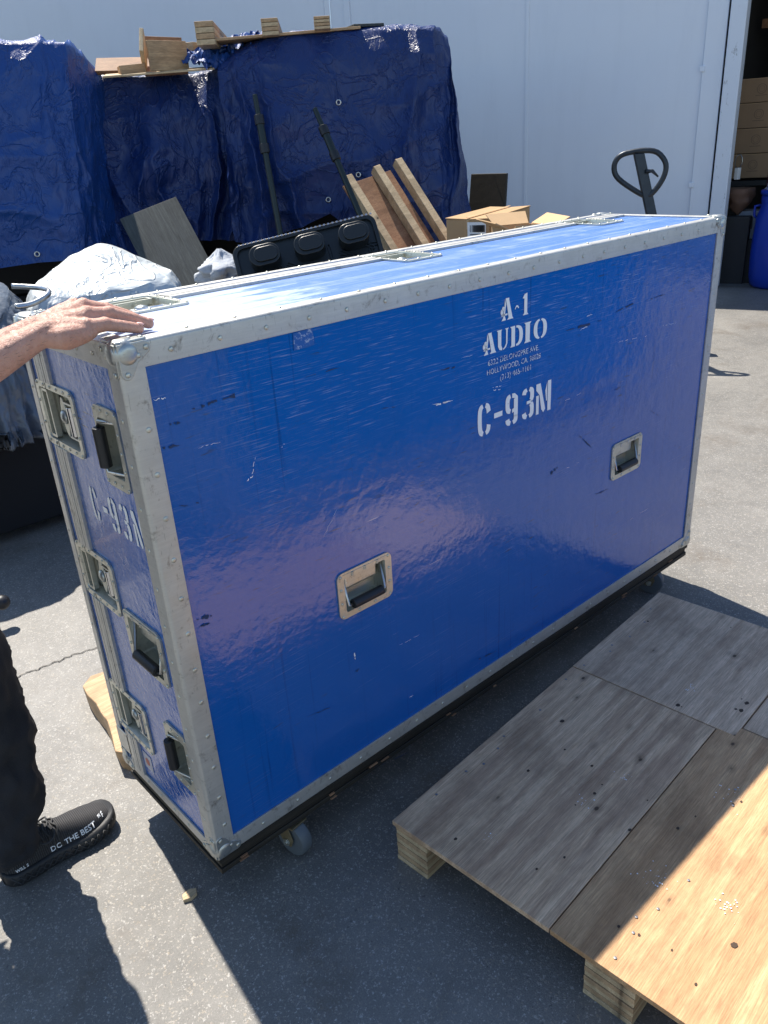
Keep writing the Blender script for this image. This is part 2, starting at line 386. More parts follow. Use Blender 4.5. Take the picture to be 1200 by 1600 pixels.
flat('label_grey', (.42, .42, .48), .35); flat('label_red', (.5, .12, .08), .5)
flat('denim', (.014, .015, .019), .85, var=.6, sc=14, bump=.0015, bsc=260)
flat('shirt_cloth', (.03, .035, .05), .85, bump=.001, bsc=300)
flat('hair_grey', (.12, .10, .09), .7, bump=.002, bsc=200)
flat('lace_grey', (.035, .036, .038), .7); flat('sole_black', (.016, .017, .019), .55, bump=.0004, bsc=200)
flat('grey_equipment', (.22, .26, .32), .5); flat('maroon', (.10, .02, .03), .5); flat('brown_bag', (.16, .09, .06), .8)
flat('rag', (.45, .48, .52), .9, bump=.006, bsc=40); flat('nail_head', (.30, .30, .30), .4, .8)
flat('knot', (.06, .036, .022), .8); flat('scuff', (.006, .03, .10), .6, var=.5, sc=300); flat('crack', (.06, .055, .05), 1)
def mk_shoe():
    t = NT('knit_upper'); co = t.co()
    wv = t.n.new('ShaderNodeTexWave'); wv.bands_direction = 'X'; wv.inputs['Scale'].default_value = 62; wv.inputs['Distortion'].default_value = 2.2; wv.inputs['Detail'].default_value = 1; wv.inputs['Detail Scale'].default_value = .6
    t.L(t.co((1, .35, .8)), wv.inputs['Vector'])
    c = t.mix(wv.outputs['Fac'], (.012, .012, .014), (.045, .045, .048))
    t.set(base=c, rough=.75); t.bump(wv.outputs['Fac'], .0015, .8); M['knit_upper'] = t.m
mk_shoe()
def mk_skin():
    t = NT('skin'); co = t.co()
    c = t.mix(t.noise(co, 24, 5, .6), (.46, .215, .145), (.72, .43, .33))
    c = t.mix(t.math('MULTIPLY', t.ramp(t.noise(co, 110, 5, .75), [(.5, 0), (.68, 1)]), .28), c, (.38, .13, .08)); c = t.mix(t.ramp(t.vor(co, 95), [(.03, .3), (.10, 0)]), c, (.28, .12, .07))
    t.set(base=c, rough=.42, sss=.12, spec=.45); t.b.inputs['Subsurface Radius'].default_value = (1, .3, .15); t.b.inputs['Subsurface Scale'].default_value = .006
    b = t.bump(t.noise(t.co((1.9, 1, 1)), 75, 6, .72, .9), .0030, .9); t.bump(t.vor(co, 420), .0004, .7, b); M['skin'] = t.m
mk_skin(); flat('nail', (.80, .48, .42), .28, var=.05)
t = NT('clear_film'); t.set(base=(.75, .8, .85), rough=.25, trans=.45); M['clear_film'] = t.m

# ---------------------------------------------------------------- ground
g = MB(); g.add([(-300, -300, 0), (300, -300, 0), (300, 300, 0), (-300, 300, 0)], [(0, 1, 2, 3)])
struct(g.obj('ground', M['asphalt']))

# ---------------------------------------------------------------- warehouse: white wall, door post, interior
UW = Vector((math.cos(rad(107)), math.sin(rad(107)), 0)); NW = Vector((math.cos(rad(17)), math.sin(rad(17)), 0))
W0 = Vector((8.28, 2.96, 0)); WH = 4.2
bld = thing('warehouse', 'pale blue-white warehouse wall behind the tarped pile, with an open doorway at right', 'building', W0)
def WM(u, v, w): return UW*u + NW*w + Vector((0, 0, v))      # u along wall (left), v up, w inwards
def wbox(name, u0, u1, v0, v1, w0, w1, m, bevel=.004, parent=bld):
    b = MB(); b.box((u0, v0, w0), (u1, v1, w1), lambda q: WM(*q)); return b.obj(name, M[m], parent, bevel=bevel)
LW = 4.92
wbox('wall_panel', .40, 2.30, .02, WH, 0, .15, 'wall_paint')
wbox('wall_panel', 2.306, LW, .02, WH, .004, .15, 'wall_paint')
wbox('batten', 2.285, 2.325, .02, WH-.01, -.012, .0, 'wall_paint')
wbox('batten', LW-.30, LW-.22, .02, WH-.01, -.02, .002, 'wall_paint')
# the next wall bends towards the yard
U2 = Vector((math.cos(rad(158)), math.sin(rad(158)), 0)); N2 = Vector((math.cos(rad(68)), math.sin(rad(68)), 0)); E0 = UW*(LW+.004)
def W2(q): return E0 + U2*q[0] + N2*q[2] + Vector((0, 0, q[1]))
b = MB(); b.box((.0, .02, 0), (9, WH+.3, .15), W2); b.obj('wall_panel', M['wall_paint'], bld, bevel=.004)
b = MB(); b.box((.0, .0, -.02), (.07, WH+.3, -.002), W2); b.obj('corner_trim', M['wall_paint'], bld, bevel=.004)
wbox('door_frame', .20, .395, .0, WH, -.03, .05, 'wall_paint')
wbox('door_post', .02, .175, .0, WH, -.075, .12, 'door_post_paint', .01)
wbox('gap_shade', .175, .20, .0, WH, .0, .05, 'black_void', 0)  # near-black strip stands in for the shaded gap beside the post
for zz in (1.05, 2.15): wbox('hinge', .37, .42, zz, zz+.05, -.045, -.03, 'wall_paint')
wbox('lintel', -3.6, .02, 3.5, WH, -.03, .12, 'wall_paint'); wbox('wall_panel', -9, -3.6, .02, WH, 0, .15, 'wall_paint')
wbox('roof', -9, LW, WH, WH+.12, -.12, 7, 'wall_paint')
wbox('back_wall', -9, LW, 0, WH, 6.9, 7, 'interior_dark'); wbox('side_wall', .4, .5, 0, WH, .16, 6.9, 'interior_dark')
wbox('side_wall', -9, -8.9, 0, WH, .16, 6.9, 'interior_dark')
ap = MB(); q = [W0+WM(.3, .004, .1), W0+WM(-9, .004, .1), W0+WM(-9, .004, 7), W0+WM(.3, .004, 7)]; ap.add(q, [(0, 1, 2, 3)])
struct(ap.obj('warehouse_floor', M['apron'], fix=False))
b = MB(); b.box((-.75, .0, 3.0), (-.62, 3.6, 3.1), lambda q: WM(*q)); b.obj('roof_prop', M['lumber_red'], bld)
b = MB(); b.box((-3, 2.72, 2.9), (.3, 2.82, 3.0), lambda q: WM(*q)); b.obj('cross_beam', M['lumber_red'], bld)

# stored cartons inside the doorway
def basis_face(c, yaw):
    ca, sa = math.cos(yaw), math.sin(yaw); return lambda v: Vector((c[0]+v[0]*ca-v[1]*sa, c[1]+v[0]*sa+v[1]*ca, c[2]+v[2]))
def carton(c, sx, sy, sz, yaw, label, group='cartons stacked inside the doorway', mat='cardboard_store', emblem=True):
    t = thing('carton', label, 'carton', c, yaw, group)
    b = MB(); b.box((-sx/2, -sy/2, 0), (sx/2, sy/2, sz)); b.obj('box_shell', M[mat], t, bevel=.006)
    if emblem:
        e = MB(); ft = lambda u, v, w: Vector((u, -sy/2-w, v)); n = 20
        for r0, r1 in ((.045, .052), (.028, .032)):
            e.ring([(r1*math.cos(2*math.pi*k/n), sz*.55+r1*math.sin(2*math.pi*k/n)) for k in range(n)], [(r0*math.cos(2*math.pi*k/n), sz*.55+r0*math.sin(2*math.pi*k/n)) for k in range(n)], .001, .002, ft)
        e.prism([(-.06, sz*.27), (.06, sz*.27), (.06, sz*.30), (-.06, sz*.30)], .001, .002, ft); e.obj('printed_emblem', M['faded_ink'], t)
        e = MB(); e.box((-sx/2-.001, -sy/2-.0015, sz*.97), (sx/2+.001, -sy/2+.02, sz*.995)); e.obj('tape', M['cardboard_in'], t)
    return t
cy = rad(107-180)
d0 = 11.2
zs = [P(1185, y, d0).z for y in (276, 238, 199, 160, 122)]
names = ['lowest', 'second lowest', 'third lowest', 'topmost']
for k in range(4):
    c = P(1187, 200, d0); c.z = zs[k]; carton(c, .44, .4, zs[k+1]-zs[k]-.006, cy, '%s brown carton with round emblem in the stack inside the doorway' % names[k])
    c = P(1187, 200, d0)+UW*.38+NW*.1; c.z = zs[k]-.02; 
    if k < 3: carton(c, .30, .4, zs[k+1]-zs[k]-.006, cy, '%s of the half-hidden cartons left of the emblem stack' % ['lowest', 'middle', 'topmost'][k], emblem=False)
c = P(1187, 270, d0)
tb = thing('storage_rack', 'black storage rack holding the cartons inside the doorway', 'rack', (c.x, c.y, 0), cy)
zt = zs[0]-.03
b = MB(); b.box((-.9, -.25, zt-.05), (.6, .25, zt)); b.obj('shelf', M['interior_dark'], tb)
for sx in (-.85, .55):
    for sy in (-.22, .22): b = MB(); b.box((sx-.03, sy-.03, 0), (sx+.03, sy+.03, zt-.05)); b.obj('leg', M['interior_dark'], tb)
for k, (xx, hh, ww) in enumerate(((-.1, .40, .46), (-.62, .5, .4))):
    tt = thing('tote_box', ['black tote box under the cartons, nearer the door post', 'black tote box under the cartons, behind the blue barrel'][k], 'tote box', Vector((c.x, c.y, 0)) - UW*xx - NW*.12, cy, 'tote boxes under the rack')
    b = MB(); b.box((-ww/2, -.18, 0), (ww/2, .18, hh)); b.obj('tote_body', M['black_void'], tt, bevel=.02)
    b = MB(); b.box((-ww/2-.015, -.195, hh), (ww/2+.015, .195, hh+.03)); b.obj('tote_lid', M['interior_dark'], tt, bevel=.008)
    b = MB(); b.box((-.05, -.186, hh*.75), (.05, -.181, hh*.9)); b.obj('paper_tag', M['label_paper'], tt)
# grey device on a crate
c = P(1172, 372, 10.3)
cr = thing('crate', 'dark low crate under the grey device inside the doorway', 'crate', (c.x, c.y, 0), cy)
b = MB(); b.box((-.26, -.2, 0), (.26, .2, c.z)); b.obj('crate_body', M['interior_dark'], cr, bevel=.01)
ge = thing('control_box', 'small grey electric control box with dark window beside the blue barrel', 'device', (c.x, c.y, c.z), cy)
b = MB(); b.box((-.16, -.12, 0), (.2, .12, .30)); b.obj('housing', M['grey_equipment'], ge, bevel=.012)
b = MB(); b.box((-.05, -.124, .11), (.02, -.119, .24)); b.obj('window', M['ink'], ge)
c = P(1153, 333, 10.2)
bgo = thing('paper_sack', 'crumpled brown sack beside the door post', 'sack', (c.x, c.y, c.z-.02), cy)
b = MB(); b.grid(lambda u, v: Vector((math.cos(u*2*math.pi), math.sin(u*2*math.pi), 0))*(.13*(math.sin(min(1, v*1.25)*math.pi*.55)+.08)*(1+.25*fbm((math.cos(u*6.28)*1.5, math.sin(u*6.28)*1.5, v*3))))+Vector((0, 0, v*.28)), 24, 14)
b.obj('sack_body', M['brown_bag'], bgo, smooth=True)
c2 = MB(); c2.box((-.16, -.14, -(c.z-.02)), (.16, .14, 0)); 
cr2 = thing('side_crate', 'dark upright crate under the brown sack', 'crate', (c.x, c.y, 0), cy); b = MB(); b.box((-.15, -.14, 0), (.15, .14, c.z-.025)); b.obj('crate_body', M['interior_dark'], cr2, bevel=.01)
# blue barrel
bc = P(1214, 448, 9.95); bc.z = 0
br = thing('barrel', 'bright blue plastic barrel standing in the doorway', 'barrel', bc)
H = 1.0; b = MB()
b.lathe([(.0, .0), (.25, .0), (.285, .03), (.305, .12), (.315, .35), (.312, .5), (.30, .72), (.275, .80), (.265, .86), (.272, .89), (.272, .93), (.255, .95)], 40, cap=False); b.obj('drum', M['plastic_blue'], br, smooth=True)
b = MB(); b.lathe([(0, .95), (.27, .95), (.285, .955), (.285, .99), (.26, 1.0), (0, 1.0)], 40, cap=False); b.obj('lid', M['plastic_blue'], br, smooth=True)
for sgn in (-1, 1):
    b = MB(); b.tube([UW*(sgn*.27)+Vector((0, 0, .84)), UW*(sgn*.325)+Vector((0, 0, .83)), UW*(sgn*.325)+Vector((0, 0, .74)), UW*(sgn*.30)+Vector((0, 0, .71))], .014, 8); b.obj('side_grip', M['plastic_blue'], br, smooth=True)
pb = thing('plastic_bag', 'clear plastic bag with a white loop handle on top of the blue barrel', 'bag', bc+Vector((0, 0, 1.002)))
b = MB(); b.grid(lambda u, v: Vector((math.cos(u*6.2832)*.23, math.sin(u*6.2832)*.2, 0))*((1-v)**.6)*(1+.25*fbm((math.cos(u*6.28)*2, math.sin(u*6.28)*2, v*3)))+UW*.05+Vector((0, 0, v*.17)), 28, 12)
b.obj('bag_film', M['clear_film'], pb, smooth=True)
b = MB(); b.tube([UW*.1+Vector((math.cos(a)*0, 0, 0))+UW*(.035*math.sin(a))+Vector((0, 0, .235+.05*math.cos(a))) for a in [k*math.pi/8 for k in range(16)]], .008, 6, closed=True); b.tube([UW*.1+Vector((0, 0, .1)), UW*.1+Vector((0, 0, .187))], .008, 6)
b.obj('loop_handle', M['white_print'], pb, smooth=True)
# dark red pole and lamp hanging
c = P(1197, 300, 10.4); rp = MB(); rp.tube([(c.x, c.y, .02), (c.x+.1, c.y+.02, 2.0)], .018, 10); tag(rp.obj('handle_pole', M['maroon'], smooth=True), 'dark red pole leaning behind the blue barrel', 'pole')
c = P(1153, 262, 10.15); lt = thing('hanging_tag', 'white tag on a wire loop hanging by the door post', 'tag', c)
b = MB(); b.box((-.03, -.02, -.12), (.04, .02, .0)); b.obj('tag_plate', M['label_paper'], lt, bevel=.004)
b = MB(); b.tube([UW*(.035*math.sin(a))+Vector((0, 0, .06-.07*math.cos(a))) for a in [k*math.pi/8 for k in range(16)]], .005, 6, closed=True); b.obj('wire_loop', M['steel'], lt)

# ---------------------------------------------------------------- tarped pile
def interp(pts, s):
    for k in range(len(pts)-1):
        a, b = pts[k], pts[k+1]
        if s <= b[0] or k == len(pts)-2:
            t = 0 if b[0] == a[0] else max(0, min(1, (s-a[0])/(b[0]-a[0]))); t2 = t*t*(3-2*t)*.35+t*.65; return tuple(a[i]*(1-t2)+b[i]*t2 for i in range(1, len(a)))
def tarp(name, tops, bots, label, mat, seed, nu=210, nv=120, back=1.6, fold=.10, seedfold=5.0, grommets=(), lean=.0, belly=.12, tround=.09, backdrop=0):
    T = [P(*q) for q in tops]; B = [P(*q) for q in bots]; n = len(T)-1
    def at(pts, s):
        k = min(n-1, int(s*n)); t = s*n-k; return pts[k].lerp(pts[k+1], t)
    def fn(u, v):
        tp, bt = at(T, u), at(B, u)
        d = Vector((tp.x-CAMP.x, tp.y-CAMP.y, 0)).normalized()
        vb = .14
        if v < vb:
            t = 1-v/vb; p = tp + d*(back*t) + Vector((0, 0, -backdrop*t + .03*fbm((u*8+seed, t*3, 1))+.02)); k = .25
            return p + Vector((0, 0, .02*ridge((u*9+seed, t*3, 4))))
        t = (v-vb)/(1-vb)
        p = tp.lerp(bt, t)
        # rounded shoulder and outward belly
        out = -d*(belly*math.sin(math.pi*min(1, t*1.1))*.7 + tround*(1-math.exp(-t*9)))
        wd = (T[-1]-T[0]).length; x = u*wd
        amp = fold*min(1, .15+t*1.5)
        wx = x + .10*fbm((x*1.5, t*2.2, seed+20))
        f = amp*(ridge((wx*1.7+seed, t*.8, seed))-.35)*.5 + amp*.75*abs(ridge((wx*3.4+t*.9*math.sin(x*2+seed)+seed, t*.8, 3+seed)))**2.2
        f += amp*.08*abs(ridge((wx*7.5-t*1.6*math.cos(x*3+seed), t*1.3, 13+seed)))**3
        f += .06*fbm((x*1.6+seed, p.z*1.3, seed*2), 4)*(.3+t) + .008*ridge((x*7+p.z*4, p.z*5-x*3, seed))
        f += .035*abs(ridge((x*1.5-p.z*2.2, p.z*2.2+x*1.2, seed+9)))**2.5*(.4+t)
        side = Vector((-d.y, d.x, 0))*(.03*fbm((x*3, p.z*3, seed+4)))
        return p + out - d*f + side
    b = MB(); b.grid(fn, nu, nv); 
    o = thing(name, label, 'tarp', (0, 0, 0)); me = b.mesh('tarp_sheet'); so_ = link('tarp_sheet', me, M[mat], o, smooth=True)
    bv = BVHTree.FromPolygons([Vector(v) for v in b.v], b.f)
    for gx, gy in grommets:
        r = (P(gx, gy, 1)-CAMP).normalized(); h = bv.ray_cast(CAMP, r)
        if h[0] is not None:
            gm = MB(); c = h[0]-r*.012; e1 = r.orthogonal().normalized(); e2 = r.cross(e1)
            gm.tube([c+(e1*math.cos(a)+e2*math.sin(a))*.017 for a in [k*math.pi/6 for k in range(12)]], .006, 6, closed=True); gm.obj('grommet', M['steel'], o, smooth=True)
    return bv
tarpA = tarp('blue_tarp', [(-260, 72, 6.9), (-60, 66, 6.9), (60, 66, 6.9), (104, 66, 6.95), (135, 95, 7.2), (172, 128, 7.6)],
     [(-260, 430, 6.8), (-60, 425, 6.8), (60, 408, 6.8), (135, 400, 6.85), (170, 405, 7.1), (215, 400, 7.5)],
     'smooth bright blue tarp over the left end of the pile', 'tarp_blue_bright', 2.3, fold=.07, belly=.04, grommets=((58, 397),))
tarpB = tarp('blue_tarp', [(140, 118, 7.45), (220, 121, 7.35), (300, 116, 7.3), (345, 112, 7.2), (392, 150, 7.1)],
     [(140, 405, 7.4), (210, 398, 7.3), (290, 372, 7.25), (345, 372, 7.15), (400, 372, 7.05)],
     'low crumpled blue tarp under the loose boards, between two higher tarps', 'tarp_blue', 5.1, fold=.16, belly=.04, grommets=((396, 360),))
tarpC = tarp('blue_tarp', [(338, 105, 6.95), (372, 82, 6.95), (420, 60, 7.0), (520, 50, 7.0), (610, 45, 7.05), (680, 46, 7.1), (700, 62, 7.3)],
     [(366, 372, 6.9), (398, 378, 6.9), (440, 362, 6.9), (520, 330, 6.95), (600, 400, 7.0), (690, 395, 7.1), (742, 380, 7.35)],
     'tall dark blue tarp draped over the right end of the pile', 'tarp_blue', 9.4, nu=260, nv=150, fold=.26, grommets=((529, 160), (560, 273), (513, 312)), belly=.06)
# sunlit crumpled apron of the tall tarp, lying back over the pile
def apron(u, v):
    a = P(270, 98, 7.25).lerp(P(345, 118, 7.0), v); b_ = P(395, 62, 7.7).lerp(P(425, 60, 7.05), v)
    p = a.lerp(b_, u); d = Vector((.6, .8, 0))
    return p + Vector((0, 0, .05*ridge((u*6, v*5, 2))+.04*fbm((u*9, v*9, 5)))) - d*(.10*ridge((u*5+3, v*4, 7)))
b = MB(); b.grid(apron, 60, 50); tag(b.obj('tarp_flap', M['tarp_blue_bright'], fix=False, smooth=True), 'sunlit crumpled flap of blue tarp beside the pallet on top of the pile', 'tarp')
# what the tarps cover: three stacks coloured near-black for the shade under the hems
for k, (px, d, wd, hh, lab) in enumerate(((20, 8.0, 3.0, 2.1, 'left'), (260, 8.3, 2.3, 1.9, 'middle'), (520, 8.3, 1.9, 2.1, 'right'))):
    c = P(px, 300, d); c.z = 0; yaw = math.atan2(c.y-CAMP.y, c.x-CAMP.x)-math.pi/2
    gs = thing('goods_stack', 'stacked goods coloured near-black for the shade under the %s tarp of the pile' % lab, 'crates', c, yaw, 'goods stacked under the tarps')
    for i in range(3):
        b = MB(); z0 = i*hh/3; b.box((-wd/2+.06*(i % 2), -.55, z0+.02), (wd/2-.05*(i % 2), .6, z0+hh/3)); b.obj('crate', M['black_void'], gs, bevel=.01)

# loose boards and pallets lying on top of the pile
def plank(name, p0, p1, wdt, th, m, label, up=Vector((0, 0, 1)), parent=None, cat='board', group=None):
    p0, p1 = Vector(p0), Vector(p1); x = (p1-p0).normalized(); y = up.cross(x).normalized(); z = x.cross(y); L = (p1-p0).length
    b = MB(); b.box((0, -wdt/2, -th/2), (L, wdt/2, th/2)); me = b.mesh(name)
    o = link(name, me, M[m], parent, bevel=.003); o.matrix_local = Matrix.Translation(p0) @ Matrix((x, y, z)).transposed().to_4x4()
    if label: tag(o, label, cat, group)
    return o
tc = P(410, 55, 7.1)
tp = thing('top_pallet', 'wooden pallet lying flat on the tall tarp with three block ends showing', 'pallet', (0, 0, 0))
dback = Vector((.62, .78, 0))
for (x0, y0, x1, y1) in ((304, 37, 336, 66), (407, 31, 436, 52), (489, 27, 517, 43)):
    a = P((x0+x1)/2, (y0+y1)/2, 6.85); ww = (x1-x0)/FPX*6.6; hh = (y1-y0)/FPX*6.6
    for L_ in range(4):
        f0 = -.5+L_/4
        plank('stringer_ply', a+Vector((0, 0, (f0+.125)*hh)), a+dback*1.05+Vector((0, 0, (f0+.125)*hh)), ww*.8, hh/4-.003, 'lumber' if L_ % 2 else 'lumber_pale', None, parent=tp)
a0, a1 = P(326, 64, 6.9), P(560, 44, 7.0)
for k in range(2): plank('deck_board', a0+dback*(.15+.45*k)+Vector((0, 0, .005)), a1+dback*(.15+.45*k)+Vector((0, 0, .005)), .3, .018, 'lumber', None, parent=tp)
plank('thin_board', P(545, 43, 7.1), P(592, 41, 7.2), .2, .02, 'grey_board', 'thin grey board at the top edge of the tall tarp')
# upturned short crate-like pallet end
ub = thing('upturned_box', 'short plywood box section tipped up on the loose boards', 'wood scrap')
p1, p2, p3, p4 = P(214, 84, 7.25), P(234, 100, 7.05), P(286, 100, 7.1), P(292, 76, 7.15)
plank('end_panel', P(224, 62, 7.2), P(224, 97, 7.1), .24, .03, 'lumber_pale', None, up=N((-.9, .5, 0)), parent=ub)
plank('side_panel', P(232, 87, 7.02), P(292, 88, 7.15), .03, .20, 'lumber', None, parent=ub)
plank('side_panel', P(222, 76, 7.45), P(285, 78, 7.5), .03, .17, 'lumber_red', None, parent=ub)
plank('loose_plank', P(150, 104, 7.4), P(285, 101, 7.3), .16, .035, 'lumber_red', 'reddish plank lying across the low tarp under the tipped box', up=N((-.4, -.5, .8)))
plank('loose_plank', P(163, 119, 7.15), P(335, 106, 7.1), .22, .014, 'lumber_pale', 'long thin pale board along the front edge of the low tarp', up=N((-.1, -.1, 1)))
plank('wood_offcut', P(186, 112, 7.12), P(226, 108, 7.15), .12, .07, 'lumber', 'small square timber offcut on the loose boards')
plank('wood_offcut', P(293, 73, 7.5), P(304, 74, 7.6), .1, .06, 'lumber_pale', 'small timber end poking up behind the sunlit tarp flap')
plank('loose_plank', P(225, 112, 7.2), P(292, 108, 7.25), .1, .03, 'lumber_red', 'short dark red plank right of the square timber offcut', up=N((-.3, -.4, .8)))

# telescopic poles leaning against the tarp
def tpole(px0, py0, d0, px1, py1, d1, label):
    a, b_ = P(px0, py0, d0), P(px1, py1, d1); x = (b_-a).normalized(); o = thing('telescopic_pole', label, 'pole', a)
    t_ = (b_.z-.0)/-x.z if x.z else 1; e = a+x*((a.z)/-x.z); L = (e-a).length
    cuts = [0, .16, .34, 1.05, L]; rr = [.017, .026, .021, .028]
    for k in range(4):
        s = MB(); s.tube([x*cuts[k], x*cuts[k+1]], rr[k] if k < 3 else .019, 12); s.obj('tube_section', M['pole_paint'], o, smooth=False, bevel=.001)
    for c_ in (.16, .345, 1.05):
        s = MB(); s.tube([x*(c_-.03), x*(c_+.03)], .033, 12); s.obj('clamp_collar', M['rubber'], o, bevel=.002)
    return o
tpole(398, 148, 6.15, 437, 360, 5.95, 'dark steel telescopic pole, left of two, leaning on the tarp')
tpole(492, 170, 6.1, 541, 285, 5.9, 'dark steel telescopic pole, right of two, behind the leaning wooden pallet')

# grey weathered board leaning
pts = [P(183, 350, 6.25), P(187, 342, 6.4), P(278, 314, 6.42), P(345, 440, 6.0), P(235, 462, 5.9)]
n_ = (pts[2]-pts[1]).cross(pts[3]-pts[2]).normalized()
dn = (pts[3]-pts[2]).normalized(); ext = (pts[2].z-.1)/-dn.z
q = [pts[1]+Vector((0, 0, -.0)), pts[2], pts[2]+dn*ext, pts[1]+dn*ext]
wdir = (pts[2]-pts[1]); b = MB()
b.box((0, 0, 0), (wdir.length, .018, ext)); me = b.mesh('plywood_sheet')
o = link('plywood_sheet', me, M['grey_board'], None, bevel=.002)
zx = -dn; xx = (wdir-zx*wdir.dot(zx)).normalized(); yy = zx.cross(xx)
o.matrix_world = Matrix.Translation(pts[1]+dn*ext) @ Matrix((xx, yy, zx)).transposed().to_4x4()
tag(o, 'weathered grey plywood sheet leaning on the low blue tarp', 'board')

# wooden pallet leaning on the tarp
wp = thing('wooden_pallet', 'small reddish wooden pallet leaning against the tall tarp', 'pallet')
A0, A1 = P(541, 284, 6.15), P(609, 394, 5.85); B0 = P(622, 264, 6.35)
dn = (A1-A0).normalized(); across = (B0-A0); across -= dn*across.dot(dn); AW = across.length; ax = across.normalized(); nn = ax.cross(dn).normalized()
if nn.dot(CAMP-A0) < 0: nn = -nn
LL = A0.z/-dn.z*.96
for k, f in enumerate((0.0, .56, 1.0)):
    st = MB(); o_ = A0+ax*(AW*f)
    Mx = lambda q, o_=o_: o_+ax*q[0]+dn*q[1]+nn*q[2]
    st.box((-.028, 0, 0), (.028, LL*(1 if k < 2 else .98), .075), Mx); st.obj('stringer', M['lumber_pale'], wp, bevel=.003)
    st = MB(); st.box((-.027, -.004, .004), (.027, -.001, .07), Mx); st.obj('end_grain', M['ply_end'], wp)
for (f0, f1) in ((.0, .54), (.57, .86)):
    st = MB(); st.box((AW*f0-.04, .02, -.02), (AW*f1, LL*.99, -.003), lambda q: A0+ax*q[0]+dn*q[1]+nn*q[2]); st.obj('deck_board', M['lumber_red'], wp, bevel=.002)
for (v0, v1, u0, u1) in ((.10, .19, 0, .55), (.55, .63, .56, 1.02)):
    st = MB(); st.box((AW*u0, LL*v0, -.0395), (AW*u1, LL*v1, -.0205), lambda q: A0+ax*q[0]+dn*q[1]+nn*q[2]); st.obj('cross_slat', M['lumber'], wp, bevel=.002)
st = MB(); st.box((AW*.8, LL*.42, -.02), (AW*1.03, LL*.47, .06), lambda q: A0+ax*q[0]+dn*q[1]+nn*q[2]); st.obj('cross_block', M['lumber_red'], wp, bevel=.002)

# black plastic pallet leaning, feet towards the viewer
bp = thing('plastic_pallet', 'black plastic pallet tipped on its side with rounded feet facing out', 'pallet')
C0, C1 = P(360, 388, 5.25), P(584, 333, 5.3); D0 = P(386, 440, 4.95)
ax = (C1-C0).normalized(); dn = D0-C0; dn -= ax*dn.dot(ax); dn.normalize()
dn = (dn*.55 + Vector((0, 0, -1))*.6); dn -= ax*dn.dot(ax); dn.normalize(); nn = ax.cross(dn).normalized()
if nn.dot(CAMP-C0) < 0: nn = -nn
PW = (C1-C0).length; PL = 1.0
BMx = lambda u, v, w: C0+ax*u+dn*v+nn*w
b = MB(); b.prism(rrect(0, PW, 0, PL, .06, 6), -.035, 0, BMx); b.obj('deck', M['plastic_black'], bp, bevel=.006)
b = MB(); b.ring(rrect(0.004, PW-.004, 0.004, PL-.004, .06, 6), rrect(.03, PW-.03, .03, PL-.03, .045, 6), 0.0, .022, BMx); b.obj('rim', M['plastic_black'], bp, bevel=.004)
for i in range(3):
    for j in range(3):
        u0 = .10+i*(PW-.36)/2-.0; v0 = .07+j*(PL-.3)/2; o_ = (u0, v0)
        f = MB(); f.prism(rrect(u0, u0+.19, v0, v0+.13, .06, 6), 0, .12, BMx); f.prism(rrect(u0+.03, u0+.175, v0+.02, v0+.11, .04, 6), .12, .132, BMx)
        f.obj('foot', M['plastic_black'], bp, bevel=.014)
b = MB()
for k in range(90):
    u, v = random.uniform(.06, PW-.06), random.uniform(.16, PL-.06); a = random.choice((0, .8, -.8, 1.57))+random.uniform(-.2, .2); l = random.uniform(.03, .07)
    ca, sa = math.cos(a), math.sin(a); pl = [(u+x*ca-y*sa, v+x*sa+y*ca) for x, y in rrect(-l, l, -.011, .011, .0105, 3)]
    pi_ = [(u+x*ca-y*sa, v+x*sa+y*ca) for x, y in rrect(-l+.006, l-.006, -.006, .006, .0055, 3)]
    b.ring(pl, pi_, 0, .012+.0004*(k % 9), BMx)
o = b.obj('rib_pattern', M['plastic_black'], bp); o['kind'] = 'stuff'
b = MB()
for k in range(int(PW/.028)): b.box((.05+k*.027, .003, .0225), (.062+k*.027, .013, .028), lambda q: BMx(*q))
o = b.obj('edge_teeth', M['label_grey'], bp); o['kind'] = 'stuff'

# pale rag bundle
c = P(347, 425, 5.6); b = MB()
b.grid(lambda u, v: Vector((math.cos(u*6.2832), math.sin(u*6.2832), 0))*(.14*math.sin(.15+v*2.9)*(1+.6*fbm((math.cos(u*6.28)*2, math.sin(u*6.28)*2, v*4))))+Vector((0, 0, v*.3-.15)), 40, 24)
o = b.obj('rag_bundle', M['rag'], smooth=True); o.location = c; tag(o, 'pale grey rag bundle behind the black plastic pallet', 'rag')
cc = MB(); cc.box((-.18, -.15, 0), (.18, .15, c.z-.14)); o = cc.obj('low_crate', M['black_void'], bevel=.01); o.location = (c.x, c.y, 0); tag(o, 'black low crate under the rag bundle', 'crate')

# dark brown panel at the foot of the wall
a = P(736, 272, 8.6); b_ = P(791, 271, 8.3); c = P(797, 332, 8.2); z1 = a.z
x = (b_-a); x.z = 0; L = x.length; x.normalize(); y = Vector((-x.y, x.x, 0))
if y.dot(CAMP-a) > 0: y = -y
b = MB(); b.box((0, 0, 0), (L, .03, 1), lambda q: Vector((a.x, a.y, 0))+x*q[0]*(1+.12*(1-q[2]))+y*q[1]+Vector((0, 0, q[2]*z1))-y*(.18*(1-q[2])))
tag(b.obj('dark_panel', M['brown_panel'], bevel=.004), 'dark brown flat panel standing right of the tarps', 'panel')

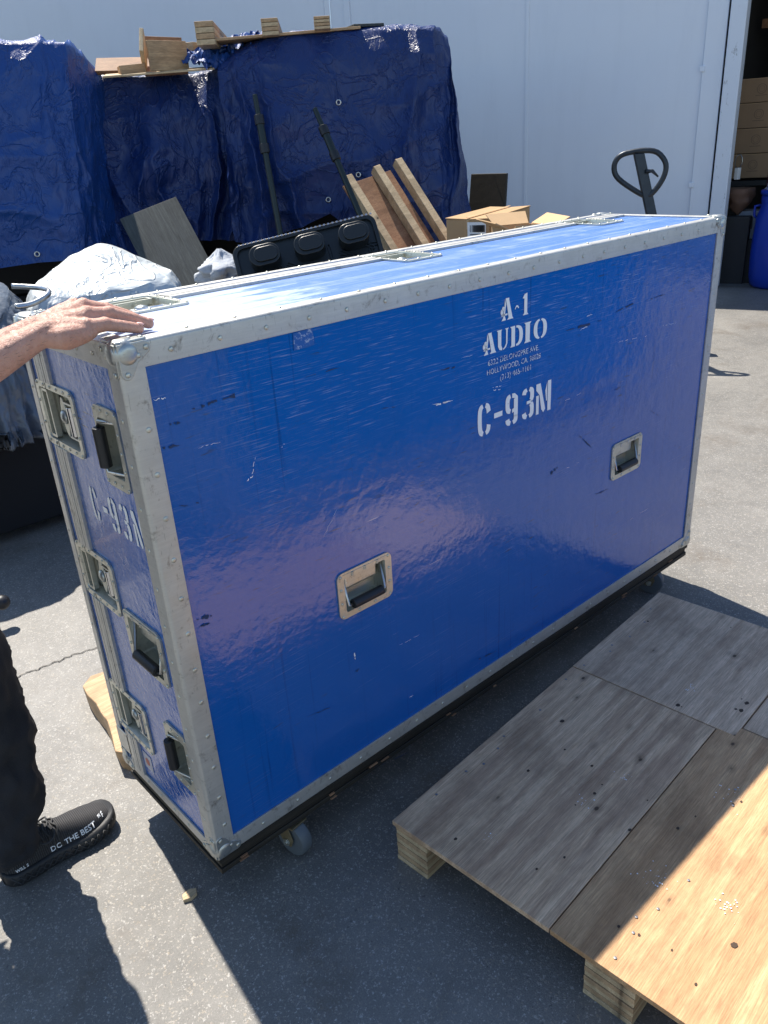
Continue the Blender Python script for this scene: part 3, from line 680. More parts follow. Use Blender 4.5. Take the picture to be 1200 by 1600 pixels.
# cardboard boxes
base_z = 0.0
c = P(745, 372, 5.3); yaw = rad(36)-.9
cb = thing('cardboard_box', 'taped brown cardboard box with white shipping label behind the case', 'box')
F0, F1 = PZ(697, 343, 1.225), PZ(765, 342, 1.225); R1 = PZ(828, 323, 1.225)
x = F1-F0; x.z = 0; y = R1-F1; y.z = 0; top = F0.z; zb = top-.30
Lx, Ly = x.length, y.length; x.normalize(); y.normalize()
cbM = lambda q: Vector((F0.x, F0.y, 0))+x*q[0]+y*q[1]+Vector((0, 0, q[2]))
b = MB(); b.box((0, 0, zb), (Lx, Ly, top), cbM); b.obj('box_shell', M['cardboard'], cb, bevel=.005)
for (s0, s1) in ((-.004, Lx*.49), (Lx*.51, Lx+.004)):
    b = MB(); b.box((s0, -.004, top+.001), (s1, Ly+.004, top+.008), lambda q: cbM(q)+Vector((0, 0, .012*fbm((q[0]*9, q[1]*9, 1))))); b.obj('flap', M['cardboard'], cb, bevel=.002)
b = MB(); b.box((Lx*.47, -.003, top-.06), (Lx*.53, -.001, top), cbM); b.box((Lx*.47, -.003, top+.009), (Lx*.53, Ly, top+.0105), cbM); b.obj('tape', M['cardboard_in'], cb)
b = MB(); b.box((Lx*.50, -.004, top-.17), (Lx*.92, -.001, top-.018), cbM); lo = b.obj('shipping_label', M['label_paper'], cb)
b = MB()
for k in range(14): b.box((Lx*.56+k*.0075, -.006, top-.075), (Lx*.56+k*.0055+random.choice((.002, .003)), -.0045, top-.035), cbM)
for k in range(5): b.box((Lx*.56, -.006, top-.092-k*.013), (Lx*(.7+.15*random.random()), -.0045, top-.087-k*.013), cbM)
b.obj('barcode_print', M['ink'], lo)
b = MB(); b.box((.02, .02, .0), (Lx-.02, Ly-.02, zb-.004), cbM); tag(b.obj('lower_box', M['cardboard'], bevel=.005), 'lower cardboard box that carries the labelled one', 'box')
# open small carton
F0 = PZ(800, 352, 1.22); F1 = PZ(866, 346, 1.22); x = F1-F0; x.z = 0; Lx = x.length; x.normalize(); y = Vector((-x.y, x.x, 0)); top = F0.z-.03
if y.dot(CAMP-F0) > 0: y = -y
oc = thing('open_carton', 'small open cardboard carton with raised flaps behind the case', 'box')
ocM = lambda q: Vector((F0.x, F0.y, 0))+x*q[0]+y*q[1]+Vector((0, 0, q[2]))
for nm, a_, b_ in (('side', (0, 0, top-.3), (Lx, .006, top)), ('side', (0, .3, top-.3), (Lx, .306, top)), ('side', (0, .006, top-.3), (.006, .3, top)), ('side', (Lx-.006, .006, top-.3), (Lx, .3, top)), ('bottom', (0, 0, top-.306), (Lx, .306, top-.3))):
    b = MB(); b.box(a_, b_, ocM); b.obj(nm, M['cardboard_in'], oc)
def flp(u0, u1, o0, o1, hgt, nm='flap'):
    b = MB(); b.add([ocM((u0, o0, top)), ocM((u1, o0, top)), ocM((u1+.02, o1, top+hgt)), ocM((u0-.02, o1, top+hgt))], [(0, 1, 2, 3)])
    o = b.obj(nm, M['cardboard_in'], oc); m_ = o.modifiers.new('s', 'SOLIDIFY'); m_.thickness = .005
flp(0, Lx, 0, -.10, .035); flp(0.02, Lx-.02, .306, .40, .06)
for s0, s1 in ((0, -.1), (Lx, Lx+.1)):
    b = MB(); b.add([ocM((s0, .0, top)), ocM((s0, .3, top)), ocM((s1, .3, top+.05)), ocM((s1, 0.0, top+.045))], [(0, 1, 2, 3)]); o = b.obj('flap', M['cardboard_in'], oc); o.modifiers.new('s', 'SOLIDIFY').thickness = .005
b = MB(); b.box((.02, .02, .0), (Lx-.02, .29, top-.31), ocM); tag(b.obj('carton_support', M['cardboard'], bevel=.005), 'closed carton under the small open one', 'box')

# ---------------------------------------------------------------- pallet jack
hc = P(1003, 262, 6.7); hb = P(1012, 337, 6.6)
pj = thing('pallet_jack', 'dark pallet jack with looped steering handle behind the case', 'pallet jack', (0, 0, 0))
e1 = Vector((math.sin(rad(49)), -math.cos(rad(49)), 0)); down = (hb-hc).normalized()
S = 6.7/FPX*1.0/math.cos(rad(18))
def JM(px, py, off=0): return P(px, py, 6.7)+Vector((.65, .75, 0))*off
loop = [(1000, 236), (1022, 238), (1036, 248), (1041, 264), (1036, 284), (1024, 298), (1012, 308), (990, 308)]
loop = [(985, 238), (1008, 235), (1027, 238), (1039, 252), (1040, 267), (1033, 284), (1019, 302), (1008, 306), (986, 294), (967, 280), (960, 268), (961, 254), (970, 243)]
def smooth_closed(pts, k=3):
    out = []; n = len(pts)
    for i in range(n):
        a, b, c, d = (Vector(pts[(i+j-1) % n]) for j in range(4))
        for s in range(k):
            t = s/k; out.append(.5*((2*b)+(c-a)*t+(2*a-5*b+4*c-d)*t*t+(3*b-a-3*c+d)*t**3))
    return out
lp = smooth_closed([tuple(JM(*q)) for q in loop]); b = MB(); b.tube(lp, .020, 10, closed=True); b.obj('handle_loop', M['jack_paint'], pj, smooth=True)
top_ = JM(998, 240); mid = JM(1018, 337); dr = (mid-top_).normalized(); bot = top_+dr*((top_.z-.42)/-dr.z)
b = MB(); x_ = e1; z_ = dr; y_ = x_.cross(z_)
b.box((-.038, -.02, 0), (.038, .02, (bot-top_).length), lambda q: top_+x_*q[0]+y_*q[1]+z_*q[2]); b.obj('handle_shaft', M['jack_paint'], pj, bevel=.005)
b = MB(); b.tube([JM(1008, 268, -.02), JM(1018, 267, -.02), JM(1027, 276, -.02)], [.016, .013, .006], 8); b.obj('release_lever', M['jack_paint'], pj, smooth=True)
bb = Vector((bot.x, bot.y, 0)); b = MB(); b.tube([bb+Vector((0, 0, .12)), bb+Vector((0, 0, .44))], .07, 16); b.obj('pump', M['jack_paint'], pj, bevel=.01)
fd = Vector((.80, .60, 0)).normalized(); fs = Vector((-fd.y, fd.x, 0))
for s in (-1, 1):
    b = MB(); b.box((.1, s*.19-.08, .075), (1.2, s*.19+.08, .13), lambda q: bb+fd*q[0]+fs*q[1]+Vector((0, 0, q[2]))); b.obj('fork', M['jack_paint'], pj, bevel=.012)
    b = MB(); b.tube([bb+fd*1.05+fs*(s*.19-.03)+Vector((0, 0, .04)), bb+fd*1.05+fs*(s*.19+.03)+Vector((0, 0, .04))], .04, 14); b.obj('roller', M['rubber'], pj)
    b = MB(); b.tube([bb+fs*(s*.05-.025)+Vector((0, 0, .09)), bb+fs*(s*.05+.025)+Vector((0, 0, .09))], .09, 18); b.obj('wheel', M['rubber'], pj)
b = MB(); b.box((.05, -.27, .07), (.14, .27, .30), lambda q: bb+fd*q[0]+fs*q[1]+Vector((0, 0, q[2]))); b.obj('fork_carriage', M['jack_paint'], pj, bevel=.01)

# ---------------------------------------------------------------- silver covered machines behind the case
def cover(name, outline, zt, peak, zb, label, seed, flare=.05, grow=1.0):
    "outline: plan polygon of the covered top; peak: (point, height)"
    n = 96; pts = smooth_closed([(q[0], q[1], q[2]-zt) for q in outline], 8); m = len(pts)
    cen = sum(pts, Vector())/m
    def per(u):
        f = (u % 1)*m; k = int(f); t = f-k; return pts[k % m].lerp(pts[(k+1) % m], t)
    def fn(u, v):
        e = per(u); rz = e.z; e = Vector((e.x, e.y, 0)); c0 = Vector((cen.x, cen.y, 0)); d = e-c0; dl = d.normalized()
        if v < .4:
            t = v/.4; p = c0.lerp(e, t); pk = max(0, 1-((Vector((p.x, p.y, 0))-Vector((peak[0].x, peak[0].y, 0))).length/peak[2]))
            z = zt+cen.z+(rz-cen.z)*t+peak[1]*pk*pk*(3-2*pk)*1.0 + .012*fbm((p.x*5+seed, p.y*5, 1), 4)+.008*ridge((p.x*4, p.y*4+seed, 3))
            z -= .03*t**6
            return Vector((p.x, p.y, z))
        t = (v-.4)/.6; z = zt+rz-.03-(zt+rz-.03-zb)*t
        L_ = u*m*.03*8; fold = (.022+.065*t)*min(1, t*14)*ridge((math.cos(u*6.2832)*4.6+seed, math.sin(u*6.2832)*4.6, t*.7)) + .02*t*math.sin(u*6.2832*17+3*fbm((u*6, t*2, seed)))
        p = e+dl*(fold+flare*t*(1+.6*fbm((math.cos(u*6.28)*1.5, math.sin(u*6.28)*1.5, seed)))) + dl*.02*(1-math.exp(-t*20))
        zz = z + (.10*ridge((math.cos(u*6.28)*2, math.sin(u*6.28)*2, seed+2)) if t > .97 else 0)
        return Vector((p.x, p.y, zz)) + Vector((fbm((p.x*6, p.y*6, z*6)), fbm((p.y*6, z*6, p.x*6)), 0))*.02
    b = MB(); b.grid(fn, 200, 110); return b
DC = 5.0
ol = [PZ(62, 462, .93), PZ(72, 440, .95), PZ(150, 388, 1.06), PZ(245, 412, 1.02), PZ(256, 428, 1.0), PZ(200, 448, .96), PZ(120, 462, .93)]
ol = [P(x_, y_, d_) for x_, y_, d_ in ((46, 455, 4.45), (74, 462, 4.4), (108, 463, 4.42), (168, 451, 4.5), (228, 438, 4.62), (264, 424, 4.75), (266, 414, 4.9), (222, 401, 5.1), (164, 392, 5.15), (110, 402, 5.1), (58, 432, 4.8))]
gr = thing('covered_machine', 'low machine under a sunlit silver cover, behind the left end of the case', 'covered machine')
cb_ = cover('c', ol, 1.05, (P(165, 400, 5.0), .07, .35), .35, '', 3.3)
cb_.obj('silver_sheet', M['silver_cover'], gr, fix=True, smooth=True)
cen = sum(ol, Vector())/len(ol)
b = MB(); b.box((-.32, -.25, .12), (.32, .25, .9)); o = b.obj('machine_body', M['black_void'], gr, bevel=.02); o.location = (cen.x, cen.y, 0)
for sx in (-.28, .28):
    for sy in (-.2, .2): b = MB(); b.tube([(cen.x+sx, cen.y+sy, 0), (cen.x+sx, cen.y+sy, .13)], .02, 8); b.obj('leg', M['black_void'], gr)
g2 = thing('covered_grill', 'tall cart under a cover darkened for its shade, with a bare steel tube handle, at the left edge', 'covered grill')
ol2 = [P(8, 442, 4.35), P(12, 470, 4.15), P(-10, 500, 4.0), P(-80, 500, 3.9), P(-220, 480, 4.0), P(-200, 430, 4.8), P(-60, 425, 4.85)]
b = cover('c', ol2, P(5, 440, 4.3).z, (P(-100, 440, 4.4), .05, .5), .50, '', 7.7, flare=.02); b.obj('silver_sheet', M['grill_cover_shade'], g2, fix=True, smooth=True)
hp = [P(18, 447, 4.3), P(55, 449, 4.28), P(74, 453, 4.2), P(75, 460, 4.12), P(60, 470, 4.07), P(45, 476, 4.04), P(24, 479, 4.02)]
def smooth_open(p, k=5):
    out = []; n = len(p)
    for i in range(n-1):
        a, b, c, d = p[max(i-1, 0)], p[i], p[i+1], p[min(i+2, n-1)]
        for s in range(k):
            t = s/k; out.append(.5*((2*b)+(c-a)*t+(2*a-5*b+4*c-d)*t*t+(3*b-a-3*c+d)*t**3))
    return out+[p[-1]]
b = MB(); b.tube(smooth_open(hp), .013, 12); b.obj('tube_handle', M['steel'], g2, smooth=True)
cen = sum(ol2, Vector())/len(ol2)
b = MB(); b.box((-.36, -.26, .05), (.34, .55, 1.0)); o = b.obj('cart_body', M['black_void'], g2, bevel=.02); o.location = (cen.x, cen.y, 0)
wc = PZ(8, 768, 0); wc = Vector((wc.x, wc.y, 0))
for k, off in enumerate((Vector((0, 0, 0)), Vector((-.62, .1, 0)), Vector((.05, .42, 0)), Vector((-.55, .5, 0)))):
    c = wc+off; ca = MB(); axl = Vector((.75, -.66, 0))
    ca.tube([c+Vector((0, 0, .06))-axl*.016, c+Vector((0, 0, .06))+axl*.016], .06, 20); w_ = ca.obj('caster_wheel', M['caster_grey'], g2, bevel=.006)
    ca = MB(); ca.tube([c+Vector((0, 0, .06))-axl*.03, c+Vector((0, 0, .06))+axl*.03], .014, 10); ca.obj('hub', M['label_grey'], w_)
    ca = MB(); ca.box((-.04, -.03, .115), (.05, .03, .24), lambda q, c=c: c+Vector(q)); ca.obj('caster_fork', M['label_grey'], g2, bevel=.006)

# ---------------------------------------------------------------- the blue flight case
CL, CW, CH, Z0 = 2.167, .487, 1.22, .17
case = thing('flight_case', 'large scuffed blue road case with aluminium edges and white stencilled lettering', 'flight case')
FR = lambda u, v, w=0: Vector((u, -w, Z0+v))            # front: u right, v up, w out
EN = lambda u, v, w=0: Vector((-w, u, Z0+v))            # left end
TP = lambda u, v, w=0: Vector((u, v, Z0+CH+w))
BK = lambda u, v, w=0: Vector((u, CW+w, Z0+v)); RT = lambda u, v, w=0: Vector((CL+w, u, Z0+v))
TD = .042                                                # dish depth
def panel(name, F, u0, u1, v0, v1, holes, m, parent=case, w=-.0025):
    us = sorted({u0, u1, *[h[0] for h in holes], *[h[1] for h in holes]}); vs = sorted({v0, v1, *[h[2] for h in holes], *[h[3] for h in holes]})
    b = MB()
    for i in range(len(us)-1):
        for j in range(len(vs)-1):
            cu, cv = (us[i]+us[i+1])/2, (vs[j]+vs[j+1])/2
            if any(h[0] < cu < h[1] and h[2] < cv < h[3] for h in holes): continue
            b.add([F(us[i], vs[j], w), F(us[i+1], vs[j], w), F(us[i+1], vs[j+1], w), F(us[i], vs[j+1], w)], [(0, 1, 2, 3)])
    o = b.obj(name, M[m], parent, fix=False); return o
riv = MB()
def rivet(F, u, v, w=.0015, r=.0052):
    riv.lathe([(r, 0), (r*.92, .0012), (r*.6, .0022), (r*.18, .0024)], 8, lambda q: F(u+q.x, v+q.y, w+q.z))
# handles: (face, u0,u1,v0,v1, orientation of grip, bail fold)
def handle(F, u0, u1, v0, v1, vert=False, mat='zinc', side=1):
    "recessed sprung handle in a riveted dish; vert: grip runs along v"
    cu, cv = (u0+u1)/2, (v0+v1)/2; m = .021
    if vert: mu, mv = m*.75, m*1.2
    else: mu, mv = m, m*.75
    n = 6; po = rrect(u0, u1, v0, v1, .018, n); pi = rrect(u0+mu, u1-mu, v0+mv, v1-mv, .006, n)
    b = MB(); b.ring(po, pi, -.002, .0022, F)
    # tray walls and sloped floor
    k = len(pi); fl = [(cu+(a-cu)*.93, cv+(c-cv)*.93) for a, c in pi]
    vs = [F(a, c, .002) for a, c in pi]+[F(a, c, -TD) for a, c in fl]
    b.add(vs, [(i, (i+1) % k, k+(i+1) % k, k+i) for i in range(k)]+[tuple(range(k, 2*k))])
    h = b.obj('handle_dish', M[mat], case)
    # back plate bulge
    b = MB()
    if not vert: b.box((u0+mu+.012, cv+.002, -TD+.001), (u1-mu-.012, v1-mv-.004, -TD*.35), lambda q: F(*q))
    else:
        bs = (u1-mu-.020, u1-mu-.003) if side > 0 else (u0+mu+.003, u0+mu+.020)
        b.box((bs[0], v0+mv+.012, -TD+.001), (bs[1], v1-mv-.012, -TD*.4), lambda q: F(*q))
    b.obj('back_plate', M[mat], h, bevel=.008)
    # bail: two arms + pivot rod, rubber grip
    if not vert:
        gy = v0+mv+.018; a0, a1 = u0+mu+.006, u1-mu-.006
        gp = [F(a0+.012, gy, .006), F(a1-.012, gy, .006)]
        arms = [[F(a0, v1-mv-.012, -.012), F(a0, gy, .004), F(a0+.012, gy, .006)], [F(a1, v1-mv-.012, -.012), F(a1, gy, .004), F(a1-.012, gy, .006)]]
    else:
        gx = (u0+mu+.010) if side > 0 else (u1-mu-.010); a0, a1 = v0+mv+.006, v1-mv-.006; ox = u1-mu-.008 if side > 0 else u0+mu+.008
        gp = [F(gx, a0+.012, .008), F(gx, a1-.012, .008)]
        arms = [[F(ox, a0, -.012), F(gx, a0, .006), F(gx, a0+.012, .008)], [F(ox, a1, -.012), F(gx, a1, .006), F(gx, a1-.012, .008)]]
    b = MB(); b.tube(gp, .0125, 14); b.obj('grip', M['rubber'], h, bevel=.002)
    for a in arms: b = MB(); b.tube(a, .0038, 8); b.obj('bail_arm', M['steel'], h, smooth=True)
    if not vert:
        for f in (.06, .35, .65, .94): rivet(F, u0+(u1-u0)*f, v0+mv*.5, .0022, .0042)
        for f in (.06, .94): rivet(F, u0+(u1-u0)*f, v1-mv*.6, .0022, .0042)
        for f in (.35, .65): rivet(F, u0+mu*.45, v0+(v1-v0)*f, .0022, .004); rivet(F, u1-mu*.45, v0+(v1-v0)*f, .0022, .004)
        b = MB()
        for f in (.27, .50, .73): b.tube([F(u0+(u1-u0)*f, v1-.006, .001), F(u0+(u1-u0)*f, v1-.016, .001)], .0042, 8)
        b.box((u0+.018, v1-.0075, .0023), (u1-.018, v1-.006, .0032), lambda q: F(*q)); b.obj('spring_rod', M['ball_steel'], h)
    else:
        for f in (.05, .28, .5, .72, .95): rivet(F, u0+mu*.45, v0+(v1-v0)*f, .0022, .0038); rivet(F, u1-mu*.45, v0+(v1-v0)*f, .0022, .0038)
        for f in (.35, .65): rivet(F, u0+(u1-u0)*f, v0+mv*.4, .0022, .0038); rivet(F, u0+(u1-u0)*f, v1-mv*.4, .0022, .0038)
    return (u0+mu*.6, u1-mu*.6, v0+mv*.6, v1-mv*.6)
def latch(F, a0, a1, b0, b1, mat='zinc'):
    "recessed butterfly latch; F(a,b,w) with a running from lid to body"
    n = 6; po = rrect(a0, a1, b0, b1, .02, n); m = .015; pi = rrect(a0+m, a1-m, b0+m, b1-m, .010, n); ca, cb_ = (a0+a1)/2, (b0+b1)/2
    L = MB(); L.ring(po, pi, -.002, .0024, F); k = len(pi); D = .03
    fl = [(ca+(x-ca)*.9, cb_+(y-cb_)*.9) for x, y in pi]
    L.add([F(x, y, .002) for x, y in pi]+[F(x, y, -D) for x, y in fl], [(i, (i+1) % k, k+(i+1) % k, k+i) for i in range(k)]+[tuple(range(k, 2*k))])
    h = L.obj('latch_dish', M[mat], case); W = a1-a0; Hh = b1-b0
    b = MB(); b.ring(rrect(a0+m+.004, a0+m+.038, b0+m+.004, b1-m-.004, .004, 3), rrect(a0+m+.010, a0+m+.032, b0+m+.010, b1-m-.010, .003, 3), -.012, .0, F); b.prism(rrect(a0+m+.008, a0+m+.034, b0+m+.008, b1-m-.008, .004, 3), -.024, -.020, F); b.obj('keeper_plate', M['zinc'], h)
    # twist wing, hub, roller
    cx = a0+W*.50
    b = MB(); b.prism([(cx+.014*math.cos(t)*(1+.15*math.cos(2*t)), cb_+.045*math.sin(t)) for t in [i*math.pi/10 for i in range(20)]], -.016, -.010, F); wg = b.obj('latch_wing', M['zinc'], h, bevel=.0015)
    b = MB(); b.lathe([(.016, 0), (.014, .004), (.006, .007), (.001, .008)], 16, lambda q: F(cx+q.x, cb_+q.y, -.010+q.z)); b.obj('wing_hub', M['ball_steel'], wg, smooth=True)
    rx = a0+W*.72
    b = MB(); b.tube([F(rx, cb_-.034, -.010), F(rx, cb_+.030, -.010)], .0085, 12); b.obj('roller', M['chrome'], h, bevel=.001)
    b = MB(); b.tube([F(rx+.014, b0+m+.006, -.016), F(rx+.014, b1-m-.006, -.016)], .003, 6)
    for dz in (-.040, .036): b.box((rx-.02, cb_+dz, -.022), (rx+.022, cb_+dz+.004, -.004), lambda q: F(*q))
    b.obj('hinge_clip', M['ball_steel'], h)
    b = MB(); b.box((a1-m-.042, b0+m+.005, -D+.001), (a1-m-.006, b1-m-.005, -D+.004), lambda q: F(*q)); b.obj('dark_floor_plate', M['black_void'], h)  # near-black plate on the dish floor in place of a deeper recess
    b = MB(); b.box((a0+W*.30, b0-.0002, .0024), (a0+W*.305, b0+m, .003), lambda q: F(*q)); b.box((a0+W*.30, b1-m, .0024), (a0+W*.305, b1+.0002, .003), lambda q: F(*q)); b.obj('split_line', M['black_void'], h)
    for f in (.06, .24, .42, .60, .78, .94):
        rivet(F, a0+W*f, b0+m*.5, .0024, .0038); rivet(F, a0+W*f, b1-m*.5, .0024, .0038)
    for f in (.33, .67): rivet(F, a0+m*.45, b0+Hh*f, .0024, .0038); rivet(F, a1-m*.45, b0+Hh*f, .0024, .0038)
    return (a0+.008, a1-.008, b0+.008, b1-.008)
T_ = .047
fh = [handle(FR, .422, .596, .462, .588), handle(FR, 1.572, 1.748, .455, .582)]
panel('front_panel', FR, .004, CL-.004, .004, CH-.004, fh, 'gelcoat')
eh = [handle(EN, .055, .160, .922, 1.090, True, side=-1), handle(EN, .068, .245, .455, .597, False), handle(EN, .043, .150, .165, .334, True, side=-1)]
EL = lambda a, b, w=0: EN(.452-a, b, w)                  # latch frame on the end
lt_ = []
for (b0, b1) in ((.945, 1.092), (.558, .702), (.150, .302)):
    latch(EL, 0, .197, b0, b1); lt_.append((.263, .444, b0+.008, b1-.008))
panel('end_panel', EN, .004, .356, .004, CH-.004, [(a, b_, c, d) for a, b_, c, d in eh]+[(l[0], .356, l[2], l[3]) for l in lt_], 'gelcoat_end')
panel('lid_end_panel', EN, .418, CW-.004, .004, CH-.004, [(.418, l[1], l[2], l[3]) for l in lt_], 'gelcoat_end')
TL = lambda a, b, w=0: TP(b, .455-a, w)
tl = []
for c0 in (.155, .945, 1.835):
    latch(TL, 0, .197, c0, c0+.145); tl.append((c0+.008, c0+.137, .266, .447))
panel('top_panel', TP, .004, CL-.004, .004, .356, [(l[0], l[1], l[2], .356) for l in tl], 'gelcoat_top')
panel('lid_top_panel', TP, .004, CL-.004, .418, CW-.004, [(l[0], l[1], .418, l[3]) for l in tl], 'gelcoat_top')
panel('back_panel', BK, .01, CL-.01, .01, CH-.01, [], 'gelcoat'); panel('right_panel', RT, .01, CW-.01, .01, CH-.01, [], 'gelcoat')
# tongue and groove extrusions
def extr(F, swap, r0, r1, gaps):
    segs = []; cur = r0
    for g0, g1 in gaps: segs.append((cur, g0)); cur = g1
    segs.append((cur, r1))
    for s0, s1 in segs:
        for nm, y0, y1, prof in (('body_extrusion', .354, .386, (.0045, .0015, .005)), ('lid_extrusion', .3885, .420, (.005, .0015, .0045))):
            b = MB(); d = (y1-y0)
            for k, (f0, f1, w) in enumerate(((0, .28, prof[0]), (.28, .36, prof[1]), (.36, .66, .0042), (.66, .74, .0018), (.74, 1, prof[2]))):
                q0, q1 = y0+d*f0, y0+d*f1
                if swap: b.box((s0, q0, -.004), (s1, q1, w), lambda q: F(*q))
                else: b.box((q0, s0, -.004), (q1, s1, w), lambda q: F(*q))
            b.obj(nm, M['aluminium'], case, bevel=.0006)
extr(EN, False, .03, CH-.045, [(.150, .302), (.558, .702), (.945, 1.092)])
extr(TP, True, .045, CL-.045, [(c, c+.145) for c in (.155, .945, 1.835)])
extr(RT, False, .03, CH-.03, [])
# edge angles: L profile with a rounded nose
def angle(p0, p1, d1, d2, w1, w2, nm='edge_trim', o=.0016):
    "p0-p1 the outer corner line; d1,d2 unit directions into the two faces; w1,w2 leg widths"
    d1, d2 = Vector(d1), Vector(d2); p0, p1 = Vector(p0), Vector(p1); t = .0022; r = .006
    prof = [(w1, t-.0), (w1, -0)]
    # outline in (a along d1, b along d2): legs lie o proud
    out = [(w1, -o), (r, -o)]+[(r-(r+o)*math.sin(a), r-(r+o)*math.cos(a)) for a in [i*math.pi/2/5 for i in range(1, 5)]]+[(-o, r), (-o, w2), (t, w2), (t, t), (w1, t)]
    n = len(out); vs = [p0+d1*a+d2*b for a, b in out]+[p1+d1*a+d2*b for a, b in out]
    m = MB(); m.add(vs, [tuple(range(n)), tuple(range(n, 2*n))[::-1]]+[(i, n+i, n+(i+1) % n, (i+1) % n) for i in range(n)]); m.obj(nm, M['aluminium'], case, bevel=.0005)
X, Y, Z = Vector((1, 0, 0)), Vector((0, 1, 0)), Vector((0, 0, 1)); zb, zt_ = Z0, Z0+CH; e = .03
WB = .030
angle((0, 0, zb+e), (0, 0, zt_-e), X, Y, T_, .045, o=.0026)                         # near vertical
angle((CL, 0, zb+e), (CL, 0, zt_-e), -X, Y, T_, .045, o=.0026)
angle((0, CW, zb+e), (0, CW, zt_-e), X, -Y, T_, WB, o=.0026); angle((CL, CW, zb+e), (CL, CW, zt_-e), -X, -Y, T_, WB, o=.0026)
angle((e, 0, zt_), (CL-e, 0, zt_), Y, -Z, .03, T_); angle((e, 0, zb), (CL-e, 0, zb), Y, Z, .03, .044)
angle((e, CW, zt_), (CL-e, CW, zt_), -Y, -Z, WB, T_); angle((e, CW, zb), (CL-e, CW, zb), -Y, Z, WB, T_)
angle((0, e, zt_), (0, CW-e, zt_), X, -Z, .04, T_, o=.0021); angle((0, e, zb), (0, CW-e, zb), X, Z, .04, .036, o=.0021)
angle((CL, e, zt_), (CL, CW-e, zt_), -X, -Z, .04, T_, o=.0021); angle((CL, e, zb), (CL, CW-e, zb), -X, Z, .04, .036, o=.0021)
k = .10
while k < CL-.08: rivet(FR, k+random.uniform(-.004, .004), CH-.026, .002); rivet(FR, k+.03, .022, .002); rivet(TP, k+.05, .018, .002, .004); rivet(TP, k+.02, CW-.014, .002, .004); k += .105
k = .09
while k < CH-.09: rivet(FR, .031, k+random.uniform(-.004, .004), .002, .0062); rivet(EN, .027, k+.02, .002); rivet(FR, CL-.027, k, .002, .0045); rivet(EN, CW-.013, k+.01, .002, .0042); k += .088
for k in (.1, .17, .24, .31): rivet(EN, k, CH-.026, .002, .0045); rivet(EN, k+.03, .018, .002, .0045)
# ball corners
def corner(ix, iy, iz):
    sx, sy, sz = (1, -1)[ix], (1, -1)[iy], (1, -1)[iz]; c = Vector((ix*CL, iy*CW, Z0+iz*CH)); S3 = Vector((sx, sy, sz))
    loc = lambda a, b, cc: c+Vector((sx*a, sy*b, sz*cc))
    b = MB(); b.sphere(loc(.019, .019, .019), .030, 24, M=lambda v: Vector((max(-.0265, min(.0265, v.x)), max(-.0265, min(.0265, v.y)), max(-.0265, min(.0265, v.z)))))
    bc_ = b.obj('ball_corner', M['ball_steel'], case, smooth=True)
    lobe = [(.0, .0), (.052, .0)]+[(.052+.012*math.sin(a), .012-.012*math.cos(a)) for a in (.5, 1, 1.57, 2.1, 2.7)]+[(.046, .030), (.036, .036), (.030, .046)]+[(.012-.012*math.cos(a)+.0, .052+.012*math.sin(a)) for a in (2.7, 2.1, 1.57, 1, .5)]+[(0, .052)]
    F3 = [lambda a, b_, w: loc(a, -w, b_), lambda a, b_, w: loc(-w, a, b_), lambda a, b_, w: loc(a, b_, -w)]
    for f in F3:
        m = MB(); m.prism(lobe, -.001, .0042, f); m.obj('corner_flange', M['ball_steel'], bc_, bevel=.0018)
        for (a, b_) in ((.054, .012), (.012, .054), (.037, .024)): riv.lathe([(.0052, 0), (.0048, .0016), (.002, .0024), (.0005, .0025)], 10, lambda q: f(a+q.x, b_+q.y, .0042+q.z))
for ix in (0, 1):
    for iy in (0, 1):
        for iz in (0, 1): corner(ix, iy, iz)
rv = riv.obj('rivets', M['zinc'], case, fix=True, smooth=True); rv['kind'] = 'stuff'
# bottom tongue corner plate on the end and small data label
b = MB(); b.prism(rrect(.385, CW-.004, .06, .13, .012, 4), .0016, .0045, EN); b.obj('corner_plate', M['ball_steel'], case, bevel=.001)
b = MB(); b.prism(rrect(.296, .342, .070, .122, .003, 2), -.0022, -.0012, EN); lb = b.obj('maker_label', M['label_grey'], case)
b = MB(); b.prism(rrect(.31, .33, .085, .107, .008, 4), -.0011, -.0006, EN); b.obj('label_print', M['label_red'], lb)
